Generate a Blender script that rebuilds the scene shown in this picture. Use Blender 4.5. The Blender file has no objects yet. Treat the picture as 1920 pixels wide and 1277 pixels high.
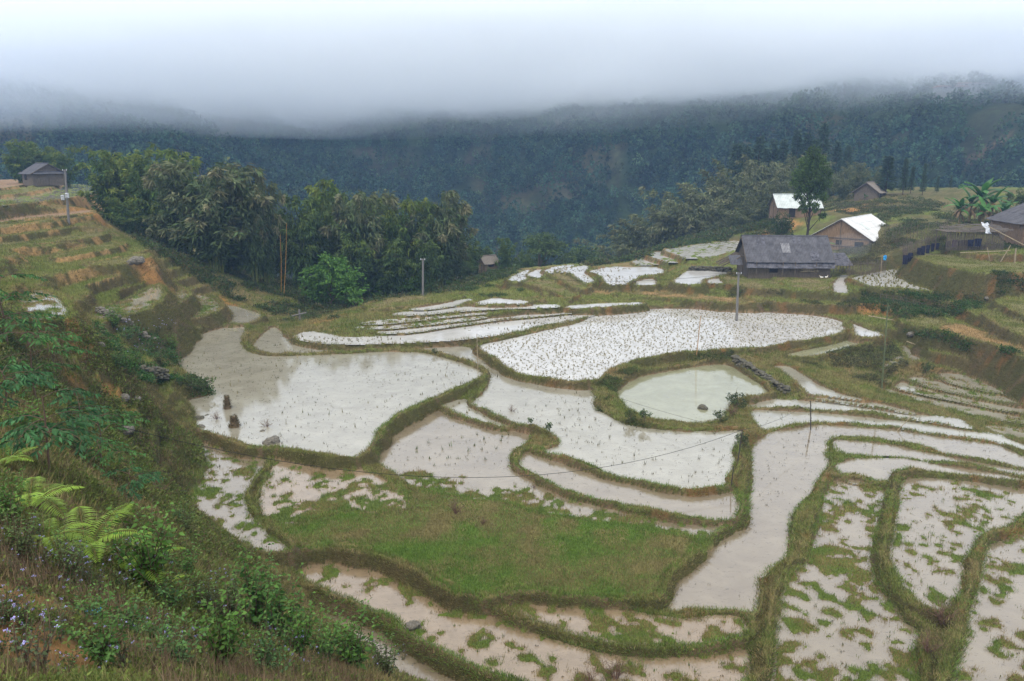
import bpy, math, random
import numpy as np
from mathutils import Vector, Matrix
rng = np.random.default_rng(7); random.seed(7)
S = bpy.context.scene
COL = S.collection
R = math.radians
# ------------------------------------------------------------------ camera
F = 1493.0; CX, CY = 960.0, 638.5; TH = R(13.1); H = 18.0
cs, sn = math.cos(TH), math.sin(TH)
cam_d = bpy.data.cameras.new('camera'); cam = bpy.data.objects.new('camera', cam_d); COL.objects.link(cam)
cam.location = (0, 0, H); cam.rotation_euler = (math.pi/2 - TH, 0, 0)
cam_d.sensor_width = 36; cam_d.lens = F/1920*36; cam_d.clip_start = 0.1; cam_d.clip_end = 5000
S.camera = cam
def slope_t(py):
    v = (CY - np.asarray(py, float))/F
    return (sn - v*cs)/(cs + v*sn)          # drop per metre of forward distance
def at_z(px, py, z):                        # picture point -> point of the level z
    v = (CY - np.asarray(py, float))/F; u = (np.asarray(px, float) - CX)/F
    k = (H - z)/(sn - v*cs)
    return np.stack([u*k, (cs + v*sn)*k], -1)
def at_D(px, py, D):                        # picture point at forward distance D -> world point
    v = (CY - py)/F; k = D/(cs + v*sn)
    return Vector(((px - CX)/F*k, D, H + k*(-sn + v*cs)))
def to_px(x, y, z):
    a = y*cs - (z - H)*sn; b = y*sn + (z - H)*cs
    return CX + F*x/a, CY - F*b/a
# ------------------------------------------------------------------ noise
def hash2(ix, iy, s):
    h = (ix.astype(np.int64)*374761393 + iy.astype(np.int64)*668265263 + s*144664613) & 0xffffffff
    h = ((h ^ (h >> 13))*1274126177) & 0xffffffff
    return ((h ^ (h >> 16)) & 0xffff)/65535.0
def vnoise(x, y, s=0):
    ix = np.floor(x); iy = np.floor(y); fx = x - ix; fy = y - iy
    fx = fx*fx*(3 - 2*fx); fy = fy*fy*(3 - 2*fy)
    a = hash2(ix, iy, s); b = hash2(ix + 1, iy, s); c = hash2(ix, iy + 1, s); d = hash2(ix + 1, iy + 1, s)
    return (a + (b - a)*fx)*(1 - fy) + (c + (d - c)*fx)*fy
def fbm(x, y, sc, o=4, s=0):                # 0..1, mean .5
    t = 0; a = .5; n = 0
    for k in range(o):
        t = t + a*vnoise(x/sc*2**k + 17.3*k, y/sc*2**k + 9.1*k, s + k); n += a; a *= .5
    return t/n
def ss(a, b, x):
    t = np.clip((x - a)/(b - a), 0, 1); return t*t*(3 - 2*t)
# ------------------------------------------------------------------ mesh helpers
def mesh_np(name, V, Fc, mat, col=None, smooth=False):
    """V (n,3), Fc (m,k) of one face size, col (n,3) linear colours"""
    me = bpy.data.meshes.new(name); V = np.ascontiguousarray(V, np.float32); Fc = np.ascontiguousarray(Fc, np.int32)
    n, m, k = len(V), len(Fc), Fc.shape[1]
    me.vertices.add(n); me.vertices.foreach_set('co', V.ravel())
    me.loops.add(m*k); me.loops.foreach_set('vertex_index', Fc.ravel())
    me.polygons.add(m); me.polygons.foreach_set('loop_start', np.arange(0, m*k, k, dtype=np.int32))
    me.update(calc_edges=True)
    if smooth: me.polygons.foreach_set('use_smooth', np.ones(m, bool))
    if col is not None:
        a = me.attributes.new('Col', 'FLOAT_COLOR', 'POINT')
        a.data.foreach_set('color', np.concatenate([col, np.ones((n, 1))], 1).astype(np.float32).ravel())
    me.materials.append(mat)
    return me
def put(name, me, parent=None, label=None, cat=None, group=None, kind=None, loc=None):
    o = bpy.data.objects.new(name, me); COL.objects.link(o)
    if parent: o.parent = parent
    if loc is not None: o.location = loc
    return tag(o, label, cat, group, kind)
def tag(o, label=None, cat=None, group=None, kind=None):
    if label: o['label'] = label
    if cat: o['category'] = cat
    if group: o['group'] = group
    if kind: o['kind'] = kind
    return o
# ------------------------------------------------------------------ materials
def mat_new(name):
    m = bpy.data.materials.new(name); m.use_nodes = True
    nt = m.node_tree; b = nt.nodes['Principled BSDF']; b.inputs['Specular IOR Level'].default_value = .25
    b.inputs['Roughness'].default_value = .8
    return m, nt, b
def N(nt, t, **kw):
    n = nt.nodes.new(t)
    for k, v in kw.items():
        if k in n.inputs: n.inputs[k].default_value = v
        else: setattr(n, k, v)
    return n
def mat_attr(name, rough=.8, nsc=3.0, amt=.5, bump=0, bsc=20, spec=.2, transl=0, detail=6):
    """colour from the mesh's own colour attribute, broken up with object-space noise"""
    m, nt, b = mat_new(name); L = nt.links.new
    at = N(nt, 'ShaderNodeAttribute', attribute_name='Col')
    tc = N(nt, 'ShaderNodeNewGeometry')
    no = N(nt, 'ShaderNodeTexNoise', Scale=nsc, Detail=detail, Roughness=.65); L(tc.outputs['Position'], no.inputs['Vector'])
    mr = N(nt, 'ShaderNodeMapRange'); mr.inputs[1].default_value = .25; mr.inputs[2].default_value = .75
    mr.inputs[3].default_value = 1 - amt; mr.inputs[4].default_value = 1 + amt; L(no.outputs[0], mr.inputs[0])
    mx = N(nt, 'ShaderNodeVectorMath', operation='SCALE'); L(at.outputs['Color'], mx.inputs[0]); L(mr.outputs[0], mx.inputs['Scale'])
    L(mx.outputs[0], b.inputs['Base Color']); b.inputs['Roughness'].default_value = rough; b.inputs['Specular IOR Level'].default_value = spec
    if bump:
        n2 = N(nt, 'ShaderNodeTexNoise', Scale=bsc, Detail=8, Roughness=.7); L(tc.outputs['Position'], n2.inputs['Vector'])
        bp = N(nt, 'ShaderNodeBump', Strength=bump, Distance=.1); L(n2.outputs[0], bp.inputs['Height']); L(bp.outputs[0], b.inputs['Normal'])
    if transl:
        tr = N(nt, 'ShaderNodeBsdfTranslucent'); L(mx.outputs[0], tr.inputs['Color'])
        ms = N(nt, 'ShaderNodeMixShader', Fac=transl); L(b.outputs[0], ms.inputs[1]); L(tr.outputs[0], ms.inputs[2])
        L(ms.outputs[0], nt.nodes['Material Output'].inputs['Surface'])
    return m
def mat_plain(name, c, rough=.8, nsc=4, amt=.3, bump=.3, bsc=30, spec=.25, stretch=(1, 1, 1), c2=None):
    m, nt, b = mat_new(name); L = nt.links.new
    tc = N(nt, 'ShaderNodeTexCoord'); mp = N(nt, 'ShaderNodeMapping'); mp.inputs['Scale'].default_value = stretch
    L(tc.outputs['Object'], mp.inputs[0])
    no = N(nt, 'ShaderNodeTexNoise', Scale=nsc, Detail=8, Roughness=.7); L(mp.outputs[0], no.inputs['Vector'])
    cr = N(nt, 'ShaderNodeValToRGB'); cr.color_ramp.elements[0].position = .3; cr.color_ramp.elements[1].position = .7
    c2 = c2 or tuple(min(1, v*(1 + amt)) for v in c); c1 = tuple(v*(1 - amt) for v in c)
    cr.color_ramp.elements[0].color = (*c1, 1); cr.color_ramp.elements[1].color = (*c2, 1)
    L(no.outputs[0], cr.inputs[0]); L(cr.outputs[0], b.inputs['Base Color'])
    b.inputs['Roughness'].default_value = rough; b.inputs['Specular IOR Level'].default_value = spec
    if bump:
        n2 = N(nt, 'ShaderNodeTexNoise', Scale=bsc, Detail=6); L(mp.outputs[0], n2.inputs['Vector'])
        bp = N(nt, 'ShaderNodeBump', Strength=bump, Distance=.03); L(n2.outputs[0], bp.inputs['Height']); L(bp.outputs[0], b.inputs['Normal'])
    return m
# ------------------------------------------------------------------ paddies and terraces, traced on their own levels
# name: (level, kind, bund height, bund width, points)   kind: w open water, s stubble water, g grassy water, d dry terrace
PAD = {
'P1': (-0.2, 's1', .22, .55, [(427,614),(395,622),(350,640),(333,656),(338,680),(342,696),(372,716),(400,738),(356,752),(366,772),(370,793),(374,803),(389,810),(441,824),(479,838),(515,836),(538,838),(586,848),(640,857),(666,855),(681,845),(695,824),(702,808),(722,791),(754,772),(805,748),(847,731),(881,719),(897,709),(899,699),(888,691),(847,677),(812,667),(781,662),(716,661),(640,665),(510,669),(475,664),(453,652),(449,638),(456,621),(456,613)]),
'P0': (-0.05, 'w', .15, .5, [(421,574),(448,577),(487,593),(460,607),(430,608),(431,596)]),
'P2': (-0.45, 's2', .2, .42, [(475,652),(507,616),(526,622),(534,633),(565,645),(640,654),(719,653),(805,647),(847,648),(892,657),(930,680),(950,697),(985,711),(1029,718),(1088,723),(1104,728),(1110,748),(1108,762),(1136,780),(1171,796),(1219,805),(1280,810),(1349,810),(1386,809),(1383,820),(1372,841),(1371,876),(1357,898),(1357,908),(1314,916),(1280,916),(1226,905),(1157,890),(1112,873),(1053,855),(1020,845),(1047,836),(1049,820),(1019,803),(967,791),(916,769),(892,757),(898,747),(912,731),(919,716),(909,699),(895,687),(833,667),(792,659),(716,657),(640,661),(510,666)]),
'P3': (0, 's3', .18, .45, [(905,648),(950,638),(1020,621),(1080,608),(1105,597),(1116,588),(1157,582),(1280,579),(1418,585),(1521,592),(1569,601),(1585,612),(1571,624),(1535,634),(1473,643),(1411,653),(1280,660),(1191,676),(1140,694),(1115,712),(1078,714),(1029,709),(967,696),(936,674),(912,660)]),
'P3b': (-0.05, 'w', .15, .45, [(1598,607),(1622,617),(1652,629),(1612,631),(1606,622),(1590,610)]),
'P3c': (-0.55, 'w', 0.2, 0.5, [(1610,634),(1648,634),(1632,642),(1575,656),(1520,668),(1480,667),(1500,660),(1560,648)]),
'PND': (-0.75, 'p', 0.28, 0.6, [(1280,693),(1205,707),(1170,726),(1160,738),(1166,752),(1186,770),(1233,788),(1280,794),(1320,794),(1352,782),(1366,757),(1394,748),(1428,741),(1436,735),(1411,714),(1388,699),(1370,688),(1342,684)]),
'P5': (-0.8, 's5', .15, .4, [(700,857),(709,838),(722,814),(757,790),(816,765),(854,784),(909,803),(960,808),(992,815),(986,831),(953,857),(962,879),(1012,907),(1053,929),(1116,943),(1157,959),(1209,972),(1280,984),(1352,983),(1332,996),(1300,1012),(1226,997),(1136,981),(1071,971),(995,960),(950,943),(867,933),(823,926),(776,912),(761,900),(733,879)]),
'P5b': (-0.6, 's2', .15, .35, [(835,760),(872,749),(883,762),(909,776),(955,797),(936,797),(895,786),(860,773)]),
'P6': (-0.62, 's5', .15, .35, [(976,872),(997,849),(1053,868),(1122,889),(1191,908),(1280,923),(1342,921),(1374,924),(1376,960),(1359,970),(1280,967),(1209,951),(1122,934),(1053,912),(1012,894)]),
'P7': (-1.12, 's7', .2, .26, [(1452,810),(1487,804),(1542,798),(1642,804),(1694,808),(1763,821),(1849,832),(1883,842),(1925,862),(1990,880),(1990,893),(1925,876),(1866,866),(1780,850),(1711,832),(1642,821),(1580,817),(1556,820),(1544,828),(1543,851),(1548,871),(1534,896),(1512,930),(1486,964),(1475,1002),(1472,1040),(1441,1061),(1413,1085),(1410,1123),(1401,1147),(1342,1140),(1280,1138),(1262,1138),(1236,1124),(1232,1105),(1252,1080),(1303,1037),(1327,1018),(1382,987),(1396,960),(1409,931),(1413,893),(1411,862),(1413,838),(1430,821)]),
'S0': (-0.85, 'w', .12, .26, [(1516,746),(1530,743),(1625,753),(1714,773),(1659,766),(1590,756)]),
'S00': (-0.75, 'w', .2, .4, [(1450,690),(1478,688),(1500,700),(1535,722),(1580,740),(1618,750),(1560,742),(1520,738),(1490,715)]),
'S1': (-0.92, 'w', .12, .26, [(1406,760),(1430,751),(1518,753),(1590,760),(1659,771),(1728,778),(1790,788),(1815,801),(1763,792),(1652,777),(1590,771),(1487,764),(1418,762)]),
'S2': (-1.05, 'w', .12, .26, [(1411,776),(1420,770),(1487,772),(1560,777),(1625,783),(1711,793),(1797,806),(1866,817),(1925,838),(1990,858),(1990,866),(1925,844),(1849,822),(1763,813),(1676,799),(1642,796),(1542,790),(1487,796),(1437,804),(1425,800)]),
'P8': (-1.15, 's7', .15, .26, [(1568,828),(1590,827),(1659,833),(1728,848),(1797,861),(1866,874),(1925,886),(1990,897),(1990,906),(1925,893),(1831,874),(1728,860),(1694,855),(1625,853),(1590,850),(1576,843)]),
'P9': (-1.15, 's7', .12, .26, [(1568,879),(1578,869),(1611,861),(1683,861),(1728,868),(1831,883),(1925,901),(1990,910),(1990,922),(1925,909),(1831,894),(1762,887),(1714,884),(1680,900),(1625,904),(1590,900)]),
'P10': (-1.0, 'g1', 0.28, 0.55, [(1694,912),(1714,899),(1762,900),(1831,906),(1925,920),(1990,927),(1990,972),(1925,983),(1845,1006),(1818,1032),(1800,1052),(1796,1085),(1796,1109),(1776,1134),(1752,1144),(1713,1116),(1689,1078),(1678,1044),(1686,975)]),
'P11': (-1.2, 'g2', 0.3, 0.55, [(1562,906),(1597,904),(1655,920),(1652,958),(1636,1009),(1633,1058),(1643,1102),(1667,1133),(1685,1166),(1717,1188),(1705,1223),(1712,1277),(1716,1340),(1436,1340),(1455,1277),(1461,1233),(1470,1147),(1486,1085),(1516,1058),(1530,1009),(1544,958),(1554,920)]),
'P12': (-0.9, 'g1', 0.3, 0.6, [(1990,990),(1925,1005),(1885,1016),(1856,1032),(1848,1095),(1828,1147),(1822,1199),(1801,1250),(1797,1277),(1788,1340),(1990,1340)]),
'P13': (-1.08, 'g3', .12, .4, [(929,1124),(985,1121),(1053,1130),(1157,1142),(1209,1156),(1267,1165),(1340,1160),(1383,1160),(1388,1185),(1300,1203),(1190,1203),(1100,1188),(1030,1166),(965,1140)]),
'P14': (-1.28, 'g4', .15, .45, [(545,1064),(600,1046),(640,1038),(726,1053),(795,1085),(840,1121),(892,1142),(967,1180),(1071,1215),(1133,1231),(1191,1236),(1280,1236),(1376,1216),(1398,1228),(1392,1277),(1384,1340),(1160,1340),(1060,1300),(950,1266),(881,1240),(833,1213),(785,1185),(752,1157),(719,1145),(674,1126),(620,1106),(575,1085)]),
'P15': (-1.75, 's5', .1, .4, [(590,1135),(625,1150),(674,1161),(705,1166),(754,1206),(812,1239),(864,1263),(902,1282),(980,1340),(800,1340),(740,1275),(690,1220),(640,1180)]),
'P16': (-0.6, 'g5', .15, .4, [(374,816),(389,821),(441,835),(479,849),(491,870),(465,900),(452,927),(459,962),(482,993),(510,1013),(536,1031),(520,1036),(476,1029),(441,1018),(424,1001),(390,985),(350,962),(338,944),(365,917),(386,893),(393,865),(378,838)]),
'P17': (-0.65, 'g6', .12, .35, [(519,857),(551,853),(600,859),(640,866),(674,878),(719,902),(747,918),(757,935),(752,955),(709,956),(640,955),(586,970),(540,978),(503,964),(495,931),(501,910),(511,893)]),
'MD': (-0.7, 'm', .05, .5, [(508,988),(586,978),(640,965),(757,960),(775,925),(823,930),(867,938),(950,948),(995,964),(1071,975),(1136,985),(1226,1001),(1285,1012),(1288,1030),(1240,1070),(1224,1108),(1150,1112),(1050,1103),(950,1098),(900,1108),(860,1100),(800,1065),(730,1036),(640,1020),(560,1018)]),
# strips behind
'B1': (0.1, 's2', 0.08, 0.22, [(557,631),(572,623),(603,625),(640,633),(719,631),(847,617),(974,599),(1053,591),(1104,589),(1102,593),(1053,603),(950,624),(847,637),(719,643),(640,644),(586,640)]),
'B2': (0.3, 'w', 0.08, 0.22, [(715,621),(800,611),(870,602),(950,595),(1010,587),(1122,581),(1010,592),(945,598),(860,609),(790,620),(740,624)]),
'B3': (0.5, 'g5', 0.08, 0.22, [(672,614),(743,607),(810,601),(880,594),(905,591),(900,596),(800,608),(730,615)]),
'B4': (0.7, 'g5', 0.08, 0.22, [(680,606),(720,600),(816,591),(915,582),(965,580),(960,584),(880,590),(790,599),(725,606)]),
'B5': (0.95, 'w', 0.08, 0.22, [(740,588),(830,579),(936,573),(1040,572),(1030,576),(930,579),(850,584),(780,590)]),
'B6': (1.1, 'w', 0.08, 0.22, [(774,579),(826,571),(870,562),(884,564),(850,573),(800,580)]),
'B7': (1.25, 'w', .12, .35, [(895,569),(915,562),(935,560),(990,566),(960,570)]),
'B8': (0.8, 'w', .12, .35, [(1060,575),(1120,570),(1200,568),(1180,572),(1100,577)]),
'B9': (1.2, 'd1', .12, .4, [(690,572),(740,559),(790,557),(810,563),(780,571),(720,577)]),
# terraces round the far hut
'C1': (1.2, 's2', .15, .4, [(957,524),(975,512),(992,508),(984,523),(968,528)]),
'C2': (1.3, 'w', .15, .4, [(992,516),(1005,507),(1022,507),(1012,521),(1000,520)]),
'C3': (1.0, 'd1', .15, .4, [(985,529),(1010,526),(1040,532),(1078,552),(1064,556),(1030,543)]),
'C4': (1.6, 's2', .15, .4, [(1024,507),(1050,500),(1074,498),(1056,507),(1032,511)]),
'C5': (1.4, 'd1', .2, .4, [(1034,516),(1060,514),(1090,526),(1102,540),(1085,542),(1060,528)]),
'C6': (1.7, 's2', .15, .4, [(1045,508),(1080,501),(1100,500),(1098,513),(1112,528),(1098,529),(1070,512)]),
'C7': (1.9, 's2', .2, .4, [(1107,509),(1157,501),(1234,503),(1236,514),(1195,521),(1170,532),(1140,532),(1130,519)]),
'C8': (1.7, 'w', .15, .4, [(1188,530),(1220,523),(1228,528),(1226,534),(1196,534)]),
'C9': (2.1, 'w', .15, .4, [(1268,530),(1275,520),(1301,505),(1359,509),(1356,516),(1318,524),(1310,534)]),
'C10': (2.0, 'w', .12, .3, [(1322,527),(1352,521),(1367,531),(1340,531)]),
'C11': (2.1, 'd1', .15, .4, [(1362,518),(1440,518),(1466,538),(1420,540),(1372,532)]),
'C12': (2.25, 'd1', .1, .4, [(1458,521),(1556,519),(1550,530),(1548,545),(1500,540),(1480,534)]),
'C13': (2.15, 'w', .1, .4, [(1558,534),(1576,518),(1590,517),(1584,530),(1586,550),(1556,544)]),
'C14': (2.5, 'r', .15, .5, [(1603,521),(1683,504),(1720,512),(1780,530),(1850,549),(1760,546),(1700,541),(1645,538),(1611,528)]),
'C15': (0.95, 'd2', .1, .5, [(1110,544),(1180,541),(1280,549),(1330,556),(1380,560),(1420,567),(1380,568),(1280,560),(1180,552),(1120,551)]),
# far green terraces left of the hut
'E1': (1.6, 'g5', .15, .5, [(1190,490),(1215,484),(1235,488),(1228,495),(1200,496)]),
'E2': (2.1, 'g5', .15, .5, [(1215,478),(1240,472),(1262,480),(1270,490),(1250,490)]),
'E3': (2.7, 'g5', .15, .5, [(1250,468),(1290,462),(1340,455),(1385,452),(1382,470),(1340,480),(1290,484),(1268,476)]),
# terraces on the left spur
'A1': (12.3, 'path', .05, .5, [(-60,358),(-60,342),(0,337),(62,337),(56,343),(20,350)]),
'A2': (12.0, 'd3', .1, .5, [(-60,372),(-60,358),(0,358),(60,352),(100,345),(100,349),(60,359),(0,366)]),
'A3': (11.55, 'g5', .1, .5, [(-60,392),(-60,372),(0,372),(60,366),(100,355),(132,346),(170,350),(175,362),(130,370),(60,380),(0,386)]),
'A4': (9.9, 'path', .1, .5, [(-60,424),(-60,416),(0,412),(60,406),(120,400),(165,395),(166,399),(130,404),(60,410),(0,417)]),
'A5': (9.7, 'd3', .1, .5, [(-60,432),(-60,426),(0,420),(60,413),(110,409),(168,401),(166,404),(128,410),(90,416),(45,421),(0,427)]),
'A6': (8.9, 'd3', .1, .5, [(-60,446),(-60,442),(0,437),(60,430),(130,417),(170,412),(168,417),(120,428),(60,436),(0,443)]),
'A7': (8.1, 'd3', .1, .5, [(-60,468),(-60,462),(0,457),(60,452),(130,443),(186,437),(192,440),(160,446),(100,453),(40,459),(0,463)]),
'A8': (7.3, 'd3', .1, .5, [(108,478),(150,468),(218,456),(226,458),(205,466),(150,477),(116,482)]),
'A9': (6.6, 'd3', .1, .5, [(170,496),(210,487),(262,477),(272,481),(255,489),(215,496)]),
'J5': (4.2, 'g7', .12, .5, [(292,536),(300,545),(296,562),(270,580),(225,594),(185,600),(175,592),(215,573),(262,554)]),
'J6': (2.7, 'g7', .12, .5, [(300,536),(318,532),(338,543),(346,556),(325,572),(290,586),(262,596),(255,590),(296,576),(308,560)]),
'J7': (1.2, 'g7', .15, .5, [(362,556),(392,560),(408,572),(404,584),(366,596),(330,604),(300,612),(300,604),(350,590)]),
'K1': (8.6, 'g7', .12, .5, [(66,545),(92,552),(112,572),(118,594),(86,602),(55,594),(35,575),(48,556)]),
# lower right flooded grass strips
'G1': (-1.9, 'g8', .1, .26, [(1655,738),(1672,728),(1730,741),(1800,758),(1925,780),(1990,790),(1990,800),(1925,792),(1800,775),(1720,758)]),
'G2': (-1.7, 'g8', .1, .26, [(1682,726),(1700,718),(1760,732),(1850,752),(1925,767),(1990,776),(1990,784),(1925,776),(1800,752),(1730,738)]),
'G3': (-1.5, 'g8', .1, .26, [(1706,712),(1725,708),(1800,726),(1870,740),(1925,748),(1990,758),(1990,766),(1925,760),(1850,747),(1760,728)]),
'G4': (-1.3, 'g8', .1, .26, [(1760,702),(1800,702),(1870,712),(1925,728),(1990,740),(1990,748),(1925,742),(1850,732),(1790,718)]),
'G5': (-2.0, 'g8', .1, .26, [(1850,800),(1925,808),(1990,818),(1990,832),(1925,824),(1870,812)]),
'G6': (-1.0, 'w', .1, .35, [(1690,650),(1700,652),(1722,672),(1712,676),(1700,664)]),
'G7': (-.9, 'g5', .1, .35, [(1655,690),(1680,672),(1690,668),(1688,676),(1672,686)]),
# right slope ledges
'R1': (1.5, 'd2', .1, .5, [(1765,620),(1790,608),(1850,625),(1925,655),(1990,680),(1990,690),(1925,668),(1850,640)]),
'R2': (2.4, 'd3', .1, .5, [(1855,590),(1880,586),(1925,600),(1990,620),(1990,640),(1925,628),(1880,610)]),
'R3': (3.0, 'd3', .1, .5, [(1885,566),(1925,566),(1990,580),(1990,598),(1925,590)]),
'R4': (5.2, 'd3', .1, .5, [(1720,480),(1760,478),(1850,492),(1925,495),(1990,496),(1990,512),(1925,510),(1850,512),(1780,500)]),
'R5': (.9, 'd3', .1, .5, [(1700,600),(1730,596),(1770,604),(1750,612),(1715,610)]),
}
def catmull(P, n=4):
    P = np.array(P, float); out = []
    p0, p1, p2, p3 = np.roll(P, 1, 0), P, np.roll(P, -1, 0), np.roll(P, -2, 0)
    for k in range(n):
        t = k/n
        out.append(.5*((2*p1) + (-p0 + p2)*t + (2*p0 - 5*p1 + 4*p2 - p3)*t*t + (-p0 + 3*p1 - 3*p2 + p3)*t**3))
    return np.stack(out, 1).reshape(-1, 2)
POLY = {}
for k, (z, kind, bh, bw, pts) in PAD.items():
    q = catmull(pts, 4); POLY[k] = at_z(q[:, 0], q[:, 1], z)
def sdist(P, poly, chunk=40000):            # signed distance, inside negative
    out = np.empty(len(P)); A = poly; B = np.roll(poly, -1, 0); E = B - A; L2 = (E**2).sum(1) + 1e-12
    for s in range(0, len(P), chunk):
        p = P[s:s+chunk, None, :]; w = p - A
        t = np.clip((w*E).sum(2)/L2, 0, 1)
        dx = w[..., 0] - t*E[:, 0]; dy = w[..., 1] - t*E[:, 1]
        d = np.sqrt((dx*dx + dy*dy).min(1))
        y = p[..., 1]; c = (A[:, 1] > y) != (B[:, 1] > y)
        xi = A[:, 0] + (y - A[:, 1])*E[:, 0]/np.where(np.abs(E[:, 1]) < 1e-9, 1e-9, E[:, 1])
        ins = (np.logical_and(c, p[..., 0] < xi).sum(1) % 2) == 1
        out[s:s+chunk] = np.where(ins, -d, d)
    return out
# ------------------------------------------------------------------ free ground: (px, py, forward distance)
CP = [(0,1277,4.6),(200,1277,5.5),(400,1277,8),(560,1277,11),(700,1277,16),(800,1290,24),(0,1120,6.5),(200,1130,8.5),(380,1150,13),(480,1180,17),(600,1200,23),(680,1240,24),
(0,1000,9),(150,1000,10.5),(300,1030,16),(400,1040,24),(480,1075,31),(540,1085,36),(0,900,12),(150,900,16),(250,900,24),(320,930,36),(0,800,18),(120,800,24),(220,800,33),(300,850,38),(350,870,44),
(0,700,27),(100,700,33),(180,720,40),(250,740,46),(320,780,52),(340,730,56),(0,620,36),(100,640,42),(200,640,55),(280,660,66),(240,610,66),(160,610,55),(60,620,42),(30,600,42),
(300,640,75),(320,620,82),(-150,600,30),(-150,900,9),(-200,1277,3.5),(-150,700,22),
(560,600,90),(620,600,95),(600,585,100),(500,600,93),(520,585,100),(470,572,98),(560,570,106),(640,575,108),(420,545,100),(350,520,98),(300,505,95),(450,560,100),(300,470,100),(260,450,112),(230,440,122),(200,420,130),(200,390,140),(180,370,146),(170,352,152),
(100,338,158),(0,335,165),(-60,335,165),(150,342,165),(400,500,118),(500,520,125),(600,545,125),(700,560,122),(800,548,120),(850,540,122),(900,525,122),
(930,515,124),(960,505,132),(1050,497,136),(1150,493,142),(1180,485,150),(1250,460,160),(1300,450,168),(1400,445,170),
(1440,520,104),(1460,505,112),(1540,500,112),(1600,505,108),(1640,480,114),(1680,455,116),(1700,430,124),(1560,470,125),(1600,460,125),(1480,440,140),(1440,420,150),(1480,405,150),(1540,400,150),(1620,380,160),(1620,372,170),(1560,380,180),(1680,395,150),(1720,400,140),(1760,420,130),(1800,420,124),(1830,412,122),(1880,430,122),(1920,440,112),(1990,445,110),(1900,460,103),(1850,462,103),(1780,470,103),(1740,480,102),(1700,500,100),(1720,520,96),(1850,520,92),(1920,530,90),(1990,530,90),
(1990,555,86),(1850,560,88),(1780,575,86),(1700,580,88),(1640,575,90),(1560,562,92),(1460,555,94),(1660,600,84),(1700,625,80),(1760,640,78),(1850,660,76),(1920,690,72),(1990,700,72),(1670,650,78),(1720,690,72),(1640,690,70),(1600,705,69),(1640,725,66),(1580,690,71),(1780,660,77),
(1340,670,71),(1420,700,67),(1440,720,65),(1470,680,69),
(1220,520,118),(1250,515,112),(1200,497,132),(1100,560,98),(1000,560,100),(950,555,102),(900,548,106),(850,555,107),(940,540,108),
(1750,1200,33),(1740,1160,36),(1750,1277,31)]
# beyond the rim the land falls into the valley
VAL = [(-140,200,8),(-120,175,6),(-95,150,4),(-90,230,-14),(-60,150,-3),(-50,170,-10),(-30,145,-6),(-20,175,-18),(0,150,-6),(10,165,-12),(20,200,-26),(-60,215,-28),(40,230,-28),(0,250,-34),(-100,260,-30),(35,170,-3),(45,190,-9),(60,185,4),(75,190,9),(60,200,3),(70,215,3),(90,200,9),(110,200,9.5),(130,200,8),(150,190,6),(180,190,6),(100,235,-3),(150,235,-3),(60,245,-18),(150,265,-14),(220,240,0),(-200,150,12),(-180,230,4),(-220,260,-10),(90,260,-16)]
cx, cy, cz = [], [], []
for px, py, D in CP:
    p = at_D(px, py, D); cx.append(p.x); cy.append(p.y); cz.append(p.z)
for x, y, z in VAL: cx.append(x); cy.append(y); cz.append(z)
cx += [0, -3, 4, -10, 8, 3, 10, 18, 25]; cy += [0, 2, 3, 0, 2, 8, 12, 18, 24]; cz += [16.3, 15.6, 14.5, 16.5, 12, 10, 4, -1.5, -2.2]
for k, P in POLY.items():
    q = P[::10]; cx += list(q[:, 0]); cy += list(q[:, 1]); cz += [PAD[k][0]]*len(q)
C3 = np.stack([cx, cy, cz], 1)
_, ui = np.unique(np.round(C3[:, :2]/0.8), axis=0, return_index=True); C3 = C3[ui]
d = np.hypot(C3[:, None, 0] - C3[None, :, 0], C3[:, None, 1] - C3[None, :, 1])
n = len(C3); A = np.zeros((n+3, n+3)); A[:n, :n] = -d; A[:n, :n] -= 0*np.eye(n) ; A[:n, n] = 1; A[:n, n+1:n+3] = C3[:, :2]*.01; A[n:, :n] = A[:n, n:].T
A[:n, :n] += np.eye(n)*.15
Wt = np.linalg.solve(A, np.concatenate([C3[:, 2], [0, 0, 0]]))
def base_h(x, y):
    sh = x.shape; x = x.ravel(); y = y.ravel(); o = np.empty(len(x))
    for s in range(0, len(x), 20000):
        a, b = x[s:s+20000], y[s:s+20000]
        o[s:s+20000] = -np.hypot(a[:, None] - C3[:, 0], b[:, None] - C3[:, 1]) @ Wt[:n] + Wt[n] + Wt[n+1]*a*.01 + Wt[n+2]*b*.01
    return o.reshape(sh)
# ------------------------------------------------------------------ the ground sheet: a fan of quads, fine near and coarse far
NU = 1050
U = np.linspace(-.80, .80, NU)
ys = [1.2]
while ys[-1] < 262:
    Y = ys[-1]; ys.append(Y*(1 + (.012 if Y < 6 else .006 if Y < 25 else .0034 if Y < 112 else .006 if Y < 160 else .012)))
YS = np.array(ys); NY = len(YS)
GX = U[None, :]*(YS[:, None] + 1.5); GY = np.repeat(YS[:, None], NU, 1)
si = np.unique(np.append(np.arange(0, NY, 6), NY - 1)); sj = np.unique(np.append(np.arange(0, NU, 7), NU - 1))
cb = base_h(GX[np.ix_(si, sj)], GY[np.ix_(si, sj)])
def up(cb):
    a = np.stack([np.interp(np.arange(NY), si, cb[:, k]) for k in range(cb.shape[1])], 1)
    return np.stack([np.interp(np.arange(NU), sj, a[k]) for k in range(NY)], 0)
BASE = up(cb)
X = GX.ravel(); Yv = GY.ravel(); XY = np.stack([X, Yv], 1)
rough = np.clip(Yv/40, .25, 1)
BASE = BASE.ravel() + (fbm(X, Yv, 9, 3, 3) - .5)*1.1*rough + (fbm(X, Yv, 1.3, 3, 4) - .5)*.5
BASE0 = BASE.copy()
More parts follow.
